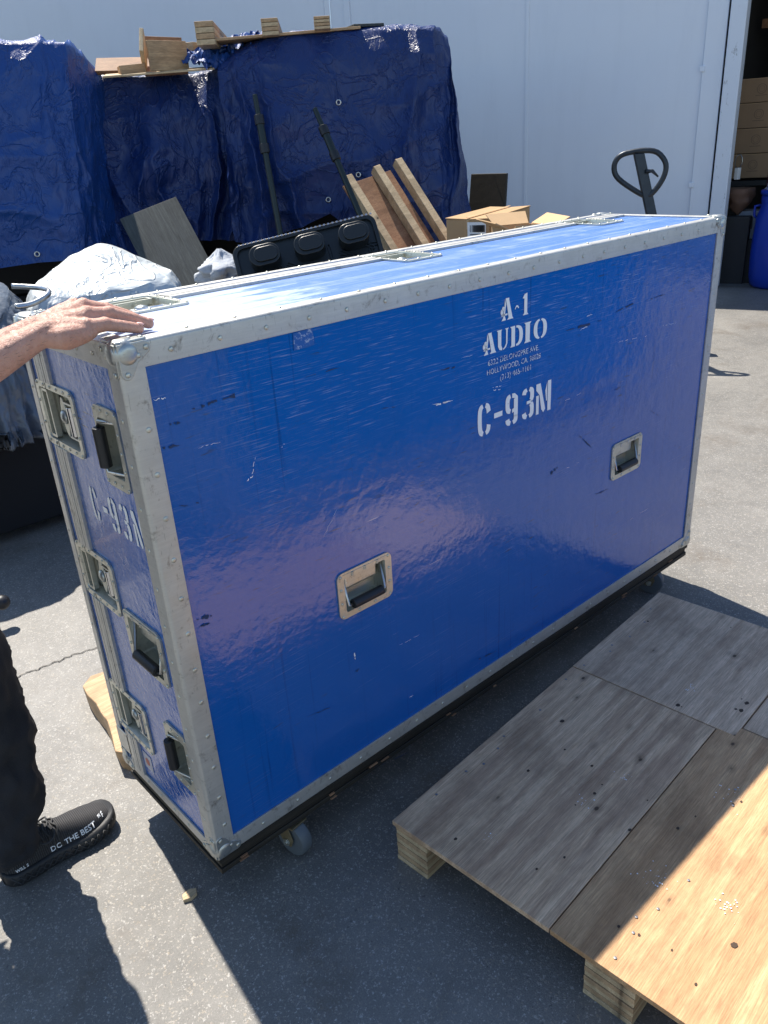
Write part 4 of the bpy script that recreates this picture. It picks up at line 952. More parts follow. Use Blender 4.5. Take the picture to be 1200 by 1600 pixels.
# bottom board and dolly
b = MB(); b.box((.004, .004, Z0-.002), (CL-.004, CW-.004, Z0+.004)); b.obj('base_panel', M['dark_ply'], case)
dolly = thing('dolly_board', 'worn black plywood caster dolly strapped under the blue road case', 'dolly')
zz = Z0-.003
for k, (inset, th) in enumerate(((.002, .018), (.008, .018), (.004, .016))):
    b = MB()
    nseg = 60
    b.box((inset, inset, zz-th), (CL-inset, CW-inset, zz-.0006)); b.obj('plywood_layer', M['dark_ply'], dolly, bevel=.002); zz -= th
b = MB()
for k in range(14):
    x0 = random.uniform(.05, CL-.1); l = random.uniform(.008, .03); z_ = Z0-random.uniform(.03, .052); b.box((x0, -.0008, z_), (x0+l, .004, z_+random.uniform(.0015, .004)))
o = b.obj('splintered_edge', M['lumber_red'], dolly); o['kind'] = 'stuff'
ZD = zz
def caster(x, y, ang, dz=0):
    a = rad(ang); axl = Vector((math.cos(a), math.sin(a), 0)); f = Vector((-axl.y, axl.x, 0)); R = .052; o = Vector((x, y, 0)); wc = o+f*-.03+Vector((0, 0, R))
    ct = bpy.data.objects.new('caster', None); C.objects.link(ct); ct.parent = dolly
    pf = [(.018*k_, R*q) for k_, q in ((-1, .35), (-1, .80), (-.95, .93), (-.7, .985), (0, 1), (.7, .985), (.95, .93), (1, .8), (1, .35))]
    m = MB(); m.lathe([(r, z) for z, r in pf], 32, lambda v: wc+axl*v.z+f*v.x+Vector((0, 0, v.y)), cap=True); m.obj('wheel', M['caster_grey'], ct, smooth=False, bevel=.0008)
    for s in (-1, 1):
        m = MB(); pl = [(-.022, .012), (-.012, -.014), (.012, -.014), (.022, .0), (.058, ZD-R-.006), (-.004, ZD-R-.006)]
        m.prism(pl, s*.0225, s*.0255, lambda u, v, w_: wc+f*u+Vector((0, 0, v))+axl*w_); m.obj('fork_leg', M['yellow_zinc'], ct, bevel=.001)
    m = MB(); m.tube([wc-axl*.034, wc+axl*.034], .006, 6); m.tube([wc-axl*.031, wc-axl*.026], .011, 6); m.obj('axle_bolt', M['zinc'], ct)
    m = MB(); m.prism([(-.026, -.026), (.052, -.026), (.052, .026), (-.026, .026)], ZD-.013, ZD-.008, lambda u, v, w_: Vector((wc.x, wc.y, 0))+f*u+axl*v+Vector((0, 0, w_))); m.box((x-.05, y-.045, ZD-.005), (x+.05, y+.045, ZD)); m.tube([(x, y, ZD-.010), (x, y, ZD-.004)], .03, 16); m.obj('top_plate', M['yellow_zinc'], ct, bevel=.001)
caster(.225, .06, 8); caster(1.985, .085, 20); caster(.225, CW-.07, -15); caster(1.985, CW-.07, 5)

# ---------------------------------------------------------------- stencil lettering on the case
def band(cx, cy, rx, ry, t, a0, a1, n=12, ex=.62, tx=None):
    tx = tx or t; o, i_ = [], []
    for k in range(n+1):
        a = rad(a0+(a1-a0)*k/n); c_, s_ = math.cos(a), math.sin(a); cc = math.copysign(abs(c_)**ex, c_); ss = math.copysign(abs(s_)**ex, s_)
        o.append((cx+rx*cc, cy+ry*ss)); i_.append((cx+(rx-tx)*cc, cy+(ry-t)*ss))
    return [[o[k], o[k+1], i_[k+1], i_[k]] for k in range(n)]
G = {}
st = .17
G['C'] = (.56, band(.28, .5, .28, .5, .13, 98, 262, tx=.17)+band(.28, .5, .28, .5, .13, 82, 16, tx=.17)+band(.28, .5, .28, .5, .13, -16, -82, tx=.17))
G['-'] = (.40, [[(.04, .42), (.36, .42), (.36, .58), (.04, .58)]])
G['9'] = (.56, band(.28, .69, .28, .31, .13, 98, 262, tx=.18)+[[(.30, 1.0), (.42, .985), (.42, .83), (.30, .86)], [(.42, .985), (.56, .86), (.56, .24), (.38, .24), (.38, .80), (.42, .83)], [(.30, .375), (.38, .40), (.38, .52), (.30, .50)]]+band(.28, .26, .28, .26, .13, 0, -82, tx=.18)+band(.28, .26, .28, .26, .13, -98, -175, tx=.18))
G['3'] = (.56, band(.28, .75, .28, .25, .12, 82, -60, tx=.18)+band(.28, .75, .28, .25, .12, 98, 172, tx=.18)+band(.28, .27, .28, .27, .12, 62, -82, tx=.18)+band(.28, .27, .28, .27, .12, -98, -172, tx=.18)+[[(.22, .47), (.42, .47), (.42, .57), (.22, .57)]])
G['M'] = (.72, [[(0, 0), (.13, 0), (.13, .62), (0, .62)], [(0, 1), (.20, 1), (.45, .10), (.36, .0), (.26, .12), (.16, .62), (0, .80)], [(.56, 0), (.72, 0), (.72, 1), (.56, 1)], [(.49, .35), (.53, .35), (.53, .98), (.44, .70)]])
def ell(cx, cy, rx, ry, n=14): return [[(cx+rx*math.cos(2*math.pi*k/n), cy+ry*math.sin(2*math.pi*k/n)) for k in range(n)]]
G['A'] = (.95, [[(.40, 1.0), (.66, 1.0), (.66, .92), (.90, .10), (.98, 0), (.52, 0), (.62, .10), (.52, .60)], [(.36, .98), (.44, .72), (.34, .22), (.42, .0), (.10, .0), (.22, .12), (.30, .5)], [(.22, .22), (.54, .22), (.55, .30), (.22, .30)]]+ell(.14, .40, .10, .14)+ell(.24, .54, .10, .11)+[[(.10, .2), (.20, .2), (.16, .36)]])
G['1'] = (.55, [[(.05, .80), (.20, .98), (.40, 1.02), (.40, .92), (.40, .10), (.50, 0), (.08, 0), (.18, .10), (.18, .78)]])
G['~'] = (.50, [[(.06, .42), (.20, .56), (.34, .54), (.44, .44), (.40, .38), (.28, .48), (.16, .46), (.10, .36)]])
G['U'] = (.95, [[(.0, 1.0), (.40, 1.0), (.34, .92), (.34, .25), (.42, .08), (.40, .0), (.20, .05), (.10, .22), (.08, .92)], [(.50, .0), (.70, .10), (.80, .28), (.82, .92), (.90, 1.0), (.62, 1.0), (.70, .92), (.70, .28), (.58, .12), (.47, .06)]])
G['D'] = (.95, [[(.0, 1.0), (.34, 1.0), (.34, .0), (.0, .0), (.08, .10), (.08, .90)]]+band(.40, .5, .52, .5, .10, 88, -88, ex=.8, tx=.26))
G['I'] = (.48, [[(.0, 1.0), (.42, 1.0), (.34, .90), (.34, .10), (.42, .0), (.0, .0), (.08, .10), (.08, .90)]])
G['O'] = (.98, band(.46, .5, .46, .5, .08, 98, 262, ex=.85, tx=.25)+band(.46, .5, .46, .5, .08, 82, -82, ex=.85, tx=.25))
def lettering(F, text, u, v, h, wsc, m, w=-.0012, shear=0, nm='stencil_lettering', sp=.14):
    # u,v: lower-left; h height; wsc: width scale
    for ch in text:
        if ch == ' ': u += .4*h*wsc; continue
        adv, polys = G[ch]; b = MB()
        for p in polys:
            q = [(u+x*h*wsc, v+y*h) for x, y in p]; n = len(q)
            b.add([F(a, c, w) for a, c in q], [tuple(range(n))])
        me = b.mesh('glyph'); bm = bmesh.new(); bm.from_mesh(me); bmesh.ops.triangulate(bm, faces=bm.faces); bm.to_mesh(me); bm.free()
        link('stencil_letter', me, M[m], case); u += (adv+sp)*h*wsc
    return u
EF = lambda u, v, w=0: EN(.30-u, v, w)
lettering(FR, 'C', .928, .789, .088, 1.05, 'stencil_white'); lettering(FR, '-', .989, .789, .088, 1.2, 'stencil_white')
lettering(FR, '93', 1.040, .789, .088, 1.05, 'stencil_white', sp=.2); lettering(FR, 'M', 1.172, .789, .088, 1.06, 'stencil_white')
for ch, uu, ws in (('C', .012, .72), ('-', .068, .85), ('9', .104, .80), ('3', .158, .80), ('M', .212, .82)): lettering(EF, ch, uu, .803, .080, ws, 'stencil_white')
lettering(FR, 'A', 1.017, 1.078, .055, .98, 'stencil_white'); lettering(FR, '~', 1.073, 1.078, .055, .8, 'stencil_white'); lettering(FR, '1', 1.104, 1.078, .055, 1.0, 'stencil_white')
lettering(FR, 'A', .948, 1.003, .054, 1.02, 'stencil_white'); lettering(FR, 'U', 1.004, 1.003, .054, .98, 'stencil_white'); lettering(FR, 'D', 1.058, 1.003, .054, 1.04, 'stencil_white'); lettering(FR, 'I', 1.115, 1.003, .054, 1.3, 'stencil_white'); lettering(FR, 'O', 1.155, 1.003, .054, 1.16, 'stencil_white')
def font_text(body, Mx, size, m, parent, nm='small_lettering', xs=1, off=0):
    cu = bpy.data.curves.new('t', 'FONT'); cu.body = body; cu.size = size; cu.resolution_u = 2; cu.offset = off
    o = bpy.data.objects.new('t', cu); C.objects.link(o); dg = bpy.context.evaluated_depsgraph_get(); me = bpy.data.meshes.new_from_object(o.evaluated_get(dg)); bpy.data.objects.remove(o); bpy.data.curves.remove(cu)
    for v in me.vertices: v.co = Mx(v.co.x*xs, v.co.y)
    me.update(); return link(nm, me, M[m], parent)
def ftext(F, body, u, v, size, width, m='stencil_worn'):
    o = font_text(body, lambda x, y: Vector((x, y, 0)), size, m, case); xs = [q.co.x for q in o.data.vertices]; k = width/(max(xs)-min(xs)); x0 = min(xs)
    for q in o.data.vertices: q.co = F(u+(q.co.x-x0)*k, v+q.co.y, -.0012)
ftext(FR, '6322 DELONGPRE AVE.', .970, .973, .021, .210); ftext(FR, 'HOLLYWOOD, CA. 90028', .966, .949, .021, .222); ftext(FR, '(213) 465-1101', 1.018, .925, .021, .128)

def marks(name, lst, m, w=-.0006, jit=.3):
    b = MB()
    for (x0, y0, x1, y1, wd) in lst:
        a, e_ = PY(x0, y0, 0), PY(x1, y1, 0); a = Vector((a.x, a.z-Z0)); e_ = Vector((e_.x, e_.z-Z0)); d = e_-a; n_ = Vector((-d.y, d.x)).normalized(); k = 9
        up = []; dn_ = []
        for i in range(k+1):
            t_ = i/k; c = a+d*t_+n_*random.uniform(-.0015, .0015); h = wd*.0009*math.sin(math.pi*(.06+.88*t_))*random.uniform(1-jit, 1+jit)
            up.append(c+n_*h); dn_.append(c-n_*h)
        for i in range(k):
            if random.random() < .62: b.add([FR(up[i].x, up[i].y, w), FR(up[i+1].x, up[i+1].y, w), FR(dn_[i+1].x, dn_[i+1].y, w), FR(dn_[i].x, dn_[i].y, w)], [(0, 1, 2, 3)])
    o = b.obj(name, M[m], case, fix=False); o['kind'] = 'stuff'
marks('scratch_marks', [(674, 635, 708, 626, 1.9), (676, 632, 700, 628, 1), (904, 517, 929, 505, 1), (916, 495, 926, 491, .8), (966, 535, 999, 527, .7), (1000, 531, 1012, 524, .7), (399, 714, 393, 748, .9), (386, 751, 396, 744, 1.6), (553, 1018, 556, 1030, 2.2), (880, 628, 912, 612, .5), (240, 625, 262, 622, 1.2), (770, 605, 785, 603, 1), (768, 610, 784, 608, 1), (1035, 509, 1058, 504, .5), (540, 905, 542, 912, 1), (590, 930, 600, 920, .5), (700, 1180, 720, 1150, .5), (640, 1090, 646, 1086, 1.1), (505, 840, 530, 790, .3), (720, 560, 760, 548, .4), (870, 740, 905, 722, .6), (440, 700, 447, 690, .8), (310, 700, 345, 690, .5), (620, 1010, 660, 990, .4), (985, 812, 1020, 790, .4)], 'stencil_white')
marks('scuff_marks', [(300, 640, 345, 625, 3.0), (330, 628, 412, 606, 4.0), (885, 517, 940, 501, 3.4), (962, 488, 998, 470, 1.8), (1010, 470, 1040, 460, 1.4), (308, 968, 332, 962, 3.6), (312, 980, 330, 974, 2.6), (264, 664, 282, 660, 2.4), (252, 701, 280, 696, 3), (745, 1032, 775, 1018, 2.6), (556, 1050, 562, 1045, 3), (856, 745, 872, 730, 4), (470, 592, 540, 572, 1), (680, 580, 720, 572, 1.6), (905, 680, 925, 700, 1.8), (925, 775, 950, 765, 1.6), (280, 792, 320, 784, 1.4), (590, 640, 640, 632, .9), (955, 700, 975, 690, 1.4), (960, 610, 972, 604, 2), (1015, 640, 1030, 650, 1.4), (585, 1200, 640, 1175, 1), (480, 1120, 520, 1104, 1.1)], 'scuff', jit=.8)
r_ = [FR(u, v, -.0009) for u, v in ((.372, 1.135), (.425, 1.137), (.423, 1.172), (.374, 1.170))]; b = MB(); b.add(r_, [(0, 1, 2, 3)]); b.obj('tape_residue', M['residue'], case, fix=False)
c2 = thing('unseen_reflected_case', 'unseen blue case added to darken the reflection in the lettered one', 'flight case', (1.0, -2.13, 0))  # out-of-view case added to darken what the lettered front reflects
b = MB(); b.box((0, 0, .16), (3.3, .62, 1.25)); b.obj('case_body', M['gelcoat'], c2, bevel=.01)
for z0_ in (.155, 1.21): b = MB(); b.box((-.003, -.003, z0_), (3.303, .623, z0_+.045)); b.obj('edge_trim', M['aluminium'], c2, bevel=.004)
for x_ in (-.004, 3.26): b = MB(); b.box((x_, -.004, .2), (x_+.045, .624, 1.21)); b.obj('edge_trim', M['aluminium'], c2, bevel=.004)
for x_ in (.2, 3.1):
    for y_ in (.1, .52): b = MB(); b.tube([(x_-.02, y_, .05), (x_+.02, y_, .05)], .05, 20); b.obj('wheel', M['caster_grey'], c2, bevel=.004); b = MB(); b.box((x_-.035, y_-.03, .1), (x_+.035, y_+.03, .155)); b.obj('caster_plate', M['yellow_zinc'], c2)
# ---------------------------------------------------------------- plywood-topped pallet in the foreground
px0 = Vector((.394, -.175, 0)); pa = math.atan2(.094, 1.423); pex = Vector((math.cos(pa), math.sin(pa), 0)); pey = Vector((pex.y, -pex.x, 0))
pal = thing('pallet', 'large plywood-topped wooden pallet in front of the case, half in shade', 'pallet', (px0.x, px0.y, 0), pa)
PLn, PWd = 1.425, 1.24
ZT = .130
def dboard(x0, x1, y0, y1, m, th=.014, dz=0, rz=0):
    b = MB(); b.box((0, -(y1-y0), -th), (x1-x0, 0, 0)); o = b.obj('deck_board', M[m], pal, bevel=.0012); o.location = (x0, -y0, ZT+dz); o.rotation_euler = (0, 0, rz); return o
dboard(0, .838, 0, .462, 'deck_ply'); dboard(0, .885, .465, 1.24, 'deck_ply_sunlit', dz=-.0005)
dboard(.842, PLn, .0, .515, 'deck_ply_grey', dz=.0008); dboard(.889, PLn, .519, 1.24, 'deck_ply_grey', dz=-.0003)
for k, (y0, y1) in enumerate(((0.006, .108), (.548, .662), (1.12, 1.234))):
    nl = 8; hh = (ZT-.0145)/nl
    for j in range(nl):
        b = MB(); j0 = random.uniform(-.0015, .0015); b.box((.006+j0, -y1+random.uniform(-.001, .001), j*hh+.0004), (PLn-.01, -y0, (j+1)*hh-.0003)); b.obj('stringer_ply', M['lumber' if j % 2 else 'ply_tan'] if 'ply_tan' in M else M['lumber_pale' if j % 2 == 0 else 'lumber'], pal, bevel=.0007)
nb = MB(); sc = MB()
for k in range(26):
    for y in (.05, .60, 1.17):
        x = .04+k*.055+random.uniform(-.015, .015); yy = y+random.uniform(-.03, .03)
        if x < PLn-.02 and random.random() < .55: nb.lathe([(.0036, 0), (.0034, .0008), (.001, .0011)], 8, lambda q: Vector((x+q.x, -yy+q.y, ZT+.0009+q.z)))
o = nb.obj('nail_heads', M['nail_head'], pal); o['kind'] = 'stuff'
kb = MB()
for k in range(64):
    x, y = random.uniform(.03, PLn-.03), random.uniform(.03, PWd-.05); r0 = random.choice((.0022, .003, .004, .0065)); 
    kb.add([Vector((x+r0*1.25*math.cos(a)*random.uniform(.75, 1.2), -y+r0*math.sin(a)*random.uniform(.75, 1.2), ZT+.0011)) for a in [i*math.pi/5 for i in range(10)]], [tuple(range(10))])
o = kb.obj('knots', M['knot'], pal, fix=False); o['kind'] = 'stuff'
# paint splatter
sp = MB()
for (cx, cy, n, s) in ((.27, .58, 26, .022), (.12, .22, 8, .012), (.62, .60, 14, .025), (.36, .33, 9, .012), (.97, .33, 16, .010), (.30, .72, 26, .014), (.5, .36, 10, .014)):
    for k in range(n):
        x, y = random.gauss(cx, s), random.gauss(cy, s); r = random.uniform(.0006, .0024)
        if 0 < x < PLn and 0 < y < PWd: sp.add([Vector((x+r*math.cos(a)*random.uniform(.6, 1.2), -y+r*math.sin(a)*random.uniform(.6, 1.2), ZT+.0014)) for a in [i*math.pi/3 for i in range(6)]], [tuple(range(6))])
o = sp.obj('paint_spatter', M['white_print'], pal, fix=False); o['kind'] = 'stuff'

# splintered timber block behind the end of the case
bo = [(.035, .66), (.06, .615), (.14, .60), (.22, .66), (.27, 1.02), (.21, 1.07), (.14, 1.085), (.095, 1.05), (.085, .99), (.088, .93), (.078, .87), (.072, .81), (.05, .73)]
b = MB(); b.prism(bo, 0.0, .075, lambda u, v, w: Vector((u+.012*fbm((u*20, v*20, w*30)), v, w+.003*fbm((u*30, v*30, 1)))))
tag(b.obj('timber_block', M['lumber'], bevel=.004), 'splintered pale timber block on the ground by the end of the case', 'wood block')
c = PZ(297, 1398, .006)
b = MB(); b.prism([(-.022, -.006), (-.004, -.014), (.014, -.010), (.020, .004), (.004, .014), (-.016, .010)], 0, .011, lambda u, v, w: c+Vector((u, v, w-.006))); tag(b.obj('wood_chip', M['lumber_pale'], bevel=.001), 'small pale wood chip at the shadow edge in front of the case', 'wood chip')
# pavement crack
cp = [(12, 1068), (40, 1052), (55, 1048), (70, 1040), (90, 1034), (103, 1026), (118, 1022), (135, 1016), (152, 1012), (190, 1000)]
cpw = [PZ(x, y, .003) for x, y in cp]; fine = []
for a, b_ in zip(cpw[:-1], cpw[1:]):
    for k in range(8): t_ = k/8; q = a.lerp(b_, t_); fine.append(q+Vector((fbm((q.x*40, q.y*40, 3)), fbm((q.y*40, q.x*40, 8)), 0))*.012)
fine = [q for q in fine]; b = MB(); L_ = []
for i, q in enumerate(fine):
    tn = (fine[min(i+1, len(fine)-1)]-fine[max(i-1, 0)]).normalized(); s = Vector((-tn.y, tn.x, 0))*.0022*(1+.6*noise.noise(q*60)); L_ += [q+s, q-s]
b.add([Vector((v.x, v.y, .003)) for v in L_], [(2*i, 2*i+1, 2*i+3, 2*i+2) for i in range(len(fine)-1)]); o = b.obj('pavement_crack', M['crack'], fix=False); struct(o)

# ---------------------------------------------------------------- unidentified dark object at the left edge, built as a pole end
c0 = Vector((.085, 1.79, .105)); b0_ = MB()
hp_ = thing('dark_object', 'unidentified small dark object at the left edge, built as a black pole end with a steel cap', 'pole', (0, 0, 0))
dv = Vector((-.95, .25, .12)).normalized()
b0_.tube([c0, c0+dv*.9], .026, 16); b0_.obj('pole_tube', M['rubber'], hp_, bevel=.003)
b0_ = MB(); b0_.sphere(c0, .031, 16); b0_.obj('end_knob', M['rubber'], hp_, smooth=True)
b0_ = MB(); b0_.tube([c0+dv*.015+Vector((0, 0, .012)), c0+dv*.12+Vector((0, 0, .012))], .024, 14); b0_.obj('steel_sleeve', M['chrome'], hp_, bevel=.003)
b0_ = MB(); q = c0+dv*.7; b0_.box((q.x-.1, q.y-.1, 0), (q.x+.1, q.y+.1, q.z-.027)); tag(b0_.obj('support_block', M['lumber'], bevel=.004), 'timber block under the black pole, left of the picture', 'wood block')

# ---------------------------------------------------------------- the man
man = thing('person', 'man in dark jeans and black sneakers with one bare hand resting on the case', 'person', (0, 0, 0))
def beads(mb, pts, n=6, seg=10, sc=(1, 1, 1)):
    pts = [(Vector(p), r) for p, r in pts]
    for (a, ra), (b, rb) in zip(pts[:-1], pts[1:]):
        k = max(2, int((b-a).length/(min(ra, rb)*.35)))
        k = min(k, 40)
        for i in range(k+1): t = i/k; mb.sphere(a.lerp(b, t), ra+(rb-ra)*t, seg, sc)
def remeshed(mb, voxel, smooth_it=4):
    me = mb.mesh('tmp'); o = bpy.data.objects.new('tmp', me); C.objects.link(o)
    r = o.modifiers.new('r', 'REMESH'); r.mode = 'VOXEL'; r.voxel_size = voxel; r.use_smooth_shade = True
    s = o.modifiers.new('s', 'SMOOTH'); s.iterations = smooth_it; s.factor = .5
    dg = bpy.context.evaluated_depsgraph_get(); me2 = bpy.data.meshes.new_from_object(o.evaluated_get(dg)); bpy.data.objects.remove(o); return me2
# forearm, palm and five fingers of the right hand (resting on the case top)
hd = MB()
wr = Vector((-.088, .085, 1.424)); el = Vector((-.345, .125, 1.325))
for off, r0, r1 in ((Vector((0, .014, .002)), .021, .034), (Vector((0, -.014, -.004)), .021, .036)):
    beads(hd, [(wr+off, r0), (wr.lerp(el, .35)+off*1.1, .031), (wr.lerp(el, .7)+off*1.2, .041), (el+off, .040)], seg=14)
MC = {'pinky': Vector((-.024, .044, 1.421)), 'ring': Vector((-.008, .066, 1.436)), 'middle': Vector((-.003, .091, 1.447)), 'index': Vector((-.010, .116, 1.446))}
FG = {'pinky': [((.010, .043, 1.4195), .0122), ((.046, .045, 1.4090), .0110), ((.071, .046, 1.4010), .0095)],
      'ring': [((.030, .065, 1.4330), .0126), ((.072, .065, 1.4160), .0114), ((.100, .064, 1.4025), .0098)],
      'middle': [((.036, .091, 1.4370), .0116), ((.076, .090, 1.4190), .0100), ((.102, .089, 1.4030), .0085)],
      'index': [((.022, .121, 1.4370), .0114), ((.058, .124, 1.4190), .0100), ((.082, .126, 1.4030), .0085)]}
for k, mc in MC.items():
    rr = {'pinky': .0150, 'ring': .0155, 'middle': .0150, 'index': .0150}[k]
    beads(hd, [(mc, rr)]+[(Vector(p), r) for p, r in FG[k]], seg=12)
    f1 = Vector(FG[k][0][0]); hd.sphere(f1+Vector((0, 0, .0012)), FG[k][0][1]*1.05, 12)
    hd.sphere(mc+Vector((0, 0, .0035)), rr*.92, 12)
    base = wr+(mc-wr)*.12+Vector((0, (mc.y-.082)*.35, 0))
    beads(hd, [(base, .020), (mc.lerp(base, .5)-Vector((0, 0, .001)), .0190), (mc, rr)], seg=12)
    beads(hd, [(base+Vector((0, 0, .0182)), .003), (mc.lerp(base, .5)+Vector((0, 0, .0170)), .0034), (mc+Vector((0, 0, .0130)), .003)], seg=6)
    tip = Vector(FG[k][2][0])
# hypothenar (little finger side) and thenar masses, thumb along the far edge
beads(hd, [(wr+Vector((.0, -.018, -.010)), .019), (Vector((-.062, .044, 1.4115)), .0225), (Vector((-.036, .043, 1.413)), .0190), (Vector((-.020, .044, 1.4145)), .0150)], seg=14)
beads(hd, [(wr+Vector((.0, .022, -.008)), .019), (Vector((-.055, .115, 1.416)), .022), (Vector((-.028, .112, 1.420)), .015)], seg=14)
beads(hd, [(Vector((-.060, .122, 1.418)), .018), (Vector((-.030, .150, 1.412)), .0125), (Vector((-.004, .165, 1.404)), .0110), (Vector((.020, .170, 1.401)), .0088)], seg=12)
hand_me = remeshed(hd, .0024, 5)
# body
bd = MB(); bx, by = -.37, .50
beads(bd, [((bx, by, 1.0), .13), ((bx, by, 1.12), .125), ((bx, by, 1.28), .135), ((bx-.01, by, 1.40), .10)], seg=12)
for s, y in ((-1, by-.09), (1, by+.09)): beads(bd, [((bx, y, .98), .09), ((bx, y, 1.3), .085)], seg=12)
sR, sL = Vector((bx-.03, by-.19, 1.43)), Vector((bx-.02, by+.19, 1.43))
beads(bd, [(sR, .06), ((bx-.01, by, 1.44), .07), (sL, .06)], seg=12)
beads(bd, [(sR, .056), (el.lerp(sR, .5)+Vector((-.03, 0, 0)), .050), (el, .043), (el.lerp(wr, .10), .040)], seg=12)
eL = Vector((bx-.10, by+.30, 1.16)); wL = Vector((bx-.04, by+.28, .92))
beads(bd, [(sL, .056), (eL, .044), (wL, .028), (wL+Vector((.02, 0, -.06)), .034)], seg=12)
for j in range(4): beads(bd, [(wL+Vector((.03-.018*j, .0, -.07)), .012), (wL+Vector((.035-.018*j, 0, -.12)), .009), (wL+Vector((.045-.018*j, -.01, -.15-.004*(j % 2))), .008)], seg=8)
beads(bd, [(wL+Vector((.03, -.02, -.03)), .013), (wL+Vector((.05, -.03, -.09)), .009)], seg=8)
beads(bd, [((bx, by, 1.45), .06), ((bx+.02, by, 1.56), .055)], seg=12)
hc_ = Vector((bx+.05, by, 1.66)); bd.sphere(hc_, .1, 20, (.95, .78, 1.15)); bd.sphere(hc_+Vector((.035, 0, -.045)), .068, 16, (.9, .8, 1))
bd.sphere(hc_+Vector((.105, 0, -.01)), .016, 10, (1, .8, 1.6)); bd.sphere(hc_+Vector((.09, 0, -.06)), .018, 10, (.7, 1.5, .7))
for s in (-1, 1): bd.sphere(hc_+Vector((0, s*.08, -.005)), .026, 10, (.8, .4, 1.3)); bd.sphere(hc_+Vector((.082, s*.033, .018)), .014, 8)
# legs: front (right) leg straight, rear leg a step back
aR, kR = Vector((-.315, .485, .09)), Vector((-.300, .49, .50)); aL, kL = Vector((-.80, .74, .09)), Vector((-.60, .68, .48))
beads(bd, [((bx, by-.09, .95), .09), (kR, .056), (kR.lerp(aR, .4), .052), (aR, .034)], seg=12)
beads(bd, [((bx, by+.09, .95), .09), (kL, .056), (kL.lerp(aL, .4), .052), (aL, .034)], seg=12)
body_me = remeshed(bd, .011, 4)
bm = bmesh.new(); bm.from_mesh(body_me); bm.from_mesh(hand_me); bmf = bpy.data.meshes.new('body'); bm.to_mesh(bmf); bm.free()
body = link('body', bmf, M['skin'], man, smooth=True)
for k, v in FG.items():
    tip = Vector(v[2][0]); pr = Vector(v[1][0]); dr_ = (tip-pr).normalized(); side = Z.cross(dr_).normalized(); up = dr_.cross(side)
    r = v[2][1]; b = MB(); b.sphere((0, 0, 0), 1, 14, M=lambda q: dr_*(q.x*.0072)+side*(q.y*r*.72)+up*(q.z*.0028)); o = b.obj('fingernail', M['nail'], man, smooth=True); o.location = tip+up*(r*.92)+dr_*.001
hb_ = BVHTree.FromPolygons([v.co.copy() for v in hand_me.vertices], [tuple(p.vertices) for p in hand_me.polygons]); ah = MB(); axd = (wr-el).normalized()
for k in range(520):
    q = el.lerp(wr, random.uniform(.15, 1.12)); a = random.uniform(0, 6.283); d = Vector((0, math.cos(a), math.sin(a))); h = hb_.ray_cast(q+d*.15, -d)
    if h[0] is None: continue
    g0 = h[0]; e1_ = g0+h[1]*.0022+axd*.003; e2_ = g0+h[1]*.003+(axd+Vector((0, random.uniform(-.5, .5), random.uniform(-.3, .3)))).normalized()*random.uniform(.006, .011); w_ = .00022
    sdv = h[1].cross(axd).normalized()*w_
    ah.add([g0-sdv, g0+sdv, e1_+sdv, e1_-sdv, e2_], [(0, 1, 2, 3), (3, 2, 4)])
o = ah.obj('arm_hair', M['hair_grey'], man, fix=False); o['kind'] = 'stuff'
# eyes and hair
for s in (-1, 1): b = MB(); b.sphere(hc_+Vector((.088, s*.033, .018)), .011, 10); b.obj('eye', M['label_paper'], man, smooth=True)
b = MB(); b.sphere(hc_+Vector((-.015, 0, .025)), .104, 20, (.98, .82, 1.12), M=lambda q: Vector((q.x, q.y, q.z if q.z > -.03 or q.x < -.02 else -.03)) if not (q.x > .05 and q.z < .05) else Vector((.05, q.y, max(q.z, .05)))); b.obj('hair', M['hair_grey'], man, smooth=True)
# clothes as lofted tubes with folds
def cloth(name, rings, m, seed, n=48, k=6, amp=.008, fq=9):
    "rings: list of (centre, rx, ry)"
    R = []
    for i in range(len(rings)-1):
        for s in range(k):
            t = s/k; a, b = rings[i], rings[i+1]; R.append((a[0].lerp(b[0], t), a[1]+(b[1]-a[1])*t, a[2]+(b[2]-a[2])*t))
    R.append(rings[-1]); mb = MB(); L = len(R)-1
    def fn(u, v):
        c, rx, ry = R[min(L, int(round(v*L)))]; a = -u*2*math.pi
        f = 1+0*seed; d = amp*(fbm((math.cos(a)*1.2+seed, math.sin(a)*1.2, c.z*fq))*1.6+.6*ridge((math.cos(a)*1.6, math.sin(a)*1.6+c.z*6, c.z*fq*1.4+seed)))
        return c+Vector((math.cos(a)*(rx+d), math.sin(a)*(ry+d), 0))
    mb.grid(fn, n, L); o = mb.obj(name, M[m], man, fix=True, smooth=True); o.modifiers.new('s', 'SOLIDIFY').thickness = .003; return o
V = Vector
cloth('jeans', [(V((-.345, .484, .092)), .062, .062), (V((-.334, .485, .135)), .070, .066), (V((-.308, .488, .24)), .086, .078), (V((-.298, .49, .36)), .090, .082), (V((-.300, .49, .48)), .094, .085), (V((-.320, .46, .68)), .105, .105), (V((-.345, .45, .85)), .13, .125), (V((bx, by, .99)), .16, .20), (V((bx, by, 1.04)), .155, .19)], 'denim', 1.7, n=64, k=9, amp=.012, fq=11)
cloth('jeans', [(V((-.79, .74, .09)), .07, .07), (V((-.72, .71, .28)), .075, .08), (V((-.60, .68, .48)), .08, .085), (V((-.46, .60, .80)), .12, .12), (V((bx, by+.03, .98)), .15, .17)], 'denim', 4.7, k=6, amp=.010)
cloth('shirt', [(V((bx-.03, by, .94)), .20, .215), (V((bx-.03, by, 1.1)), .195, .215), (V((bx, by, 1.28)), .165, .22), (V((bx-.01, by, 1.40)), .13, .22), (V((bx-.01, by, 1.47)), .08, .12), (V((bx, by, 1.50)), .065, .07)], 'shirt_cloth', 2.2, amp=.010)
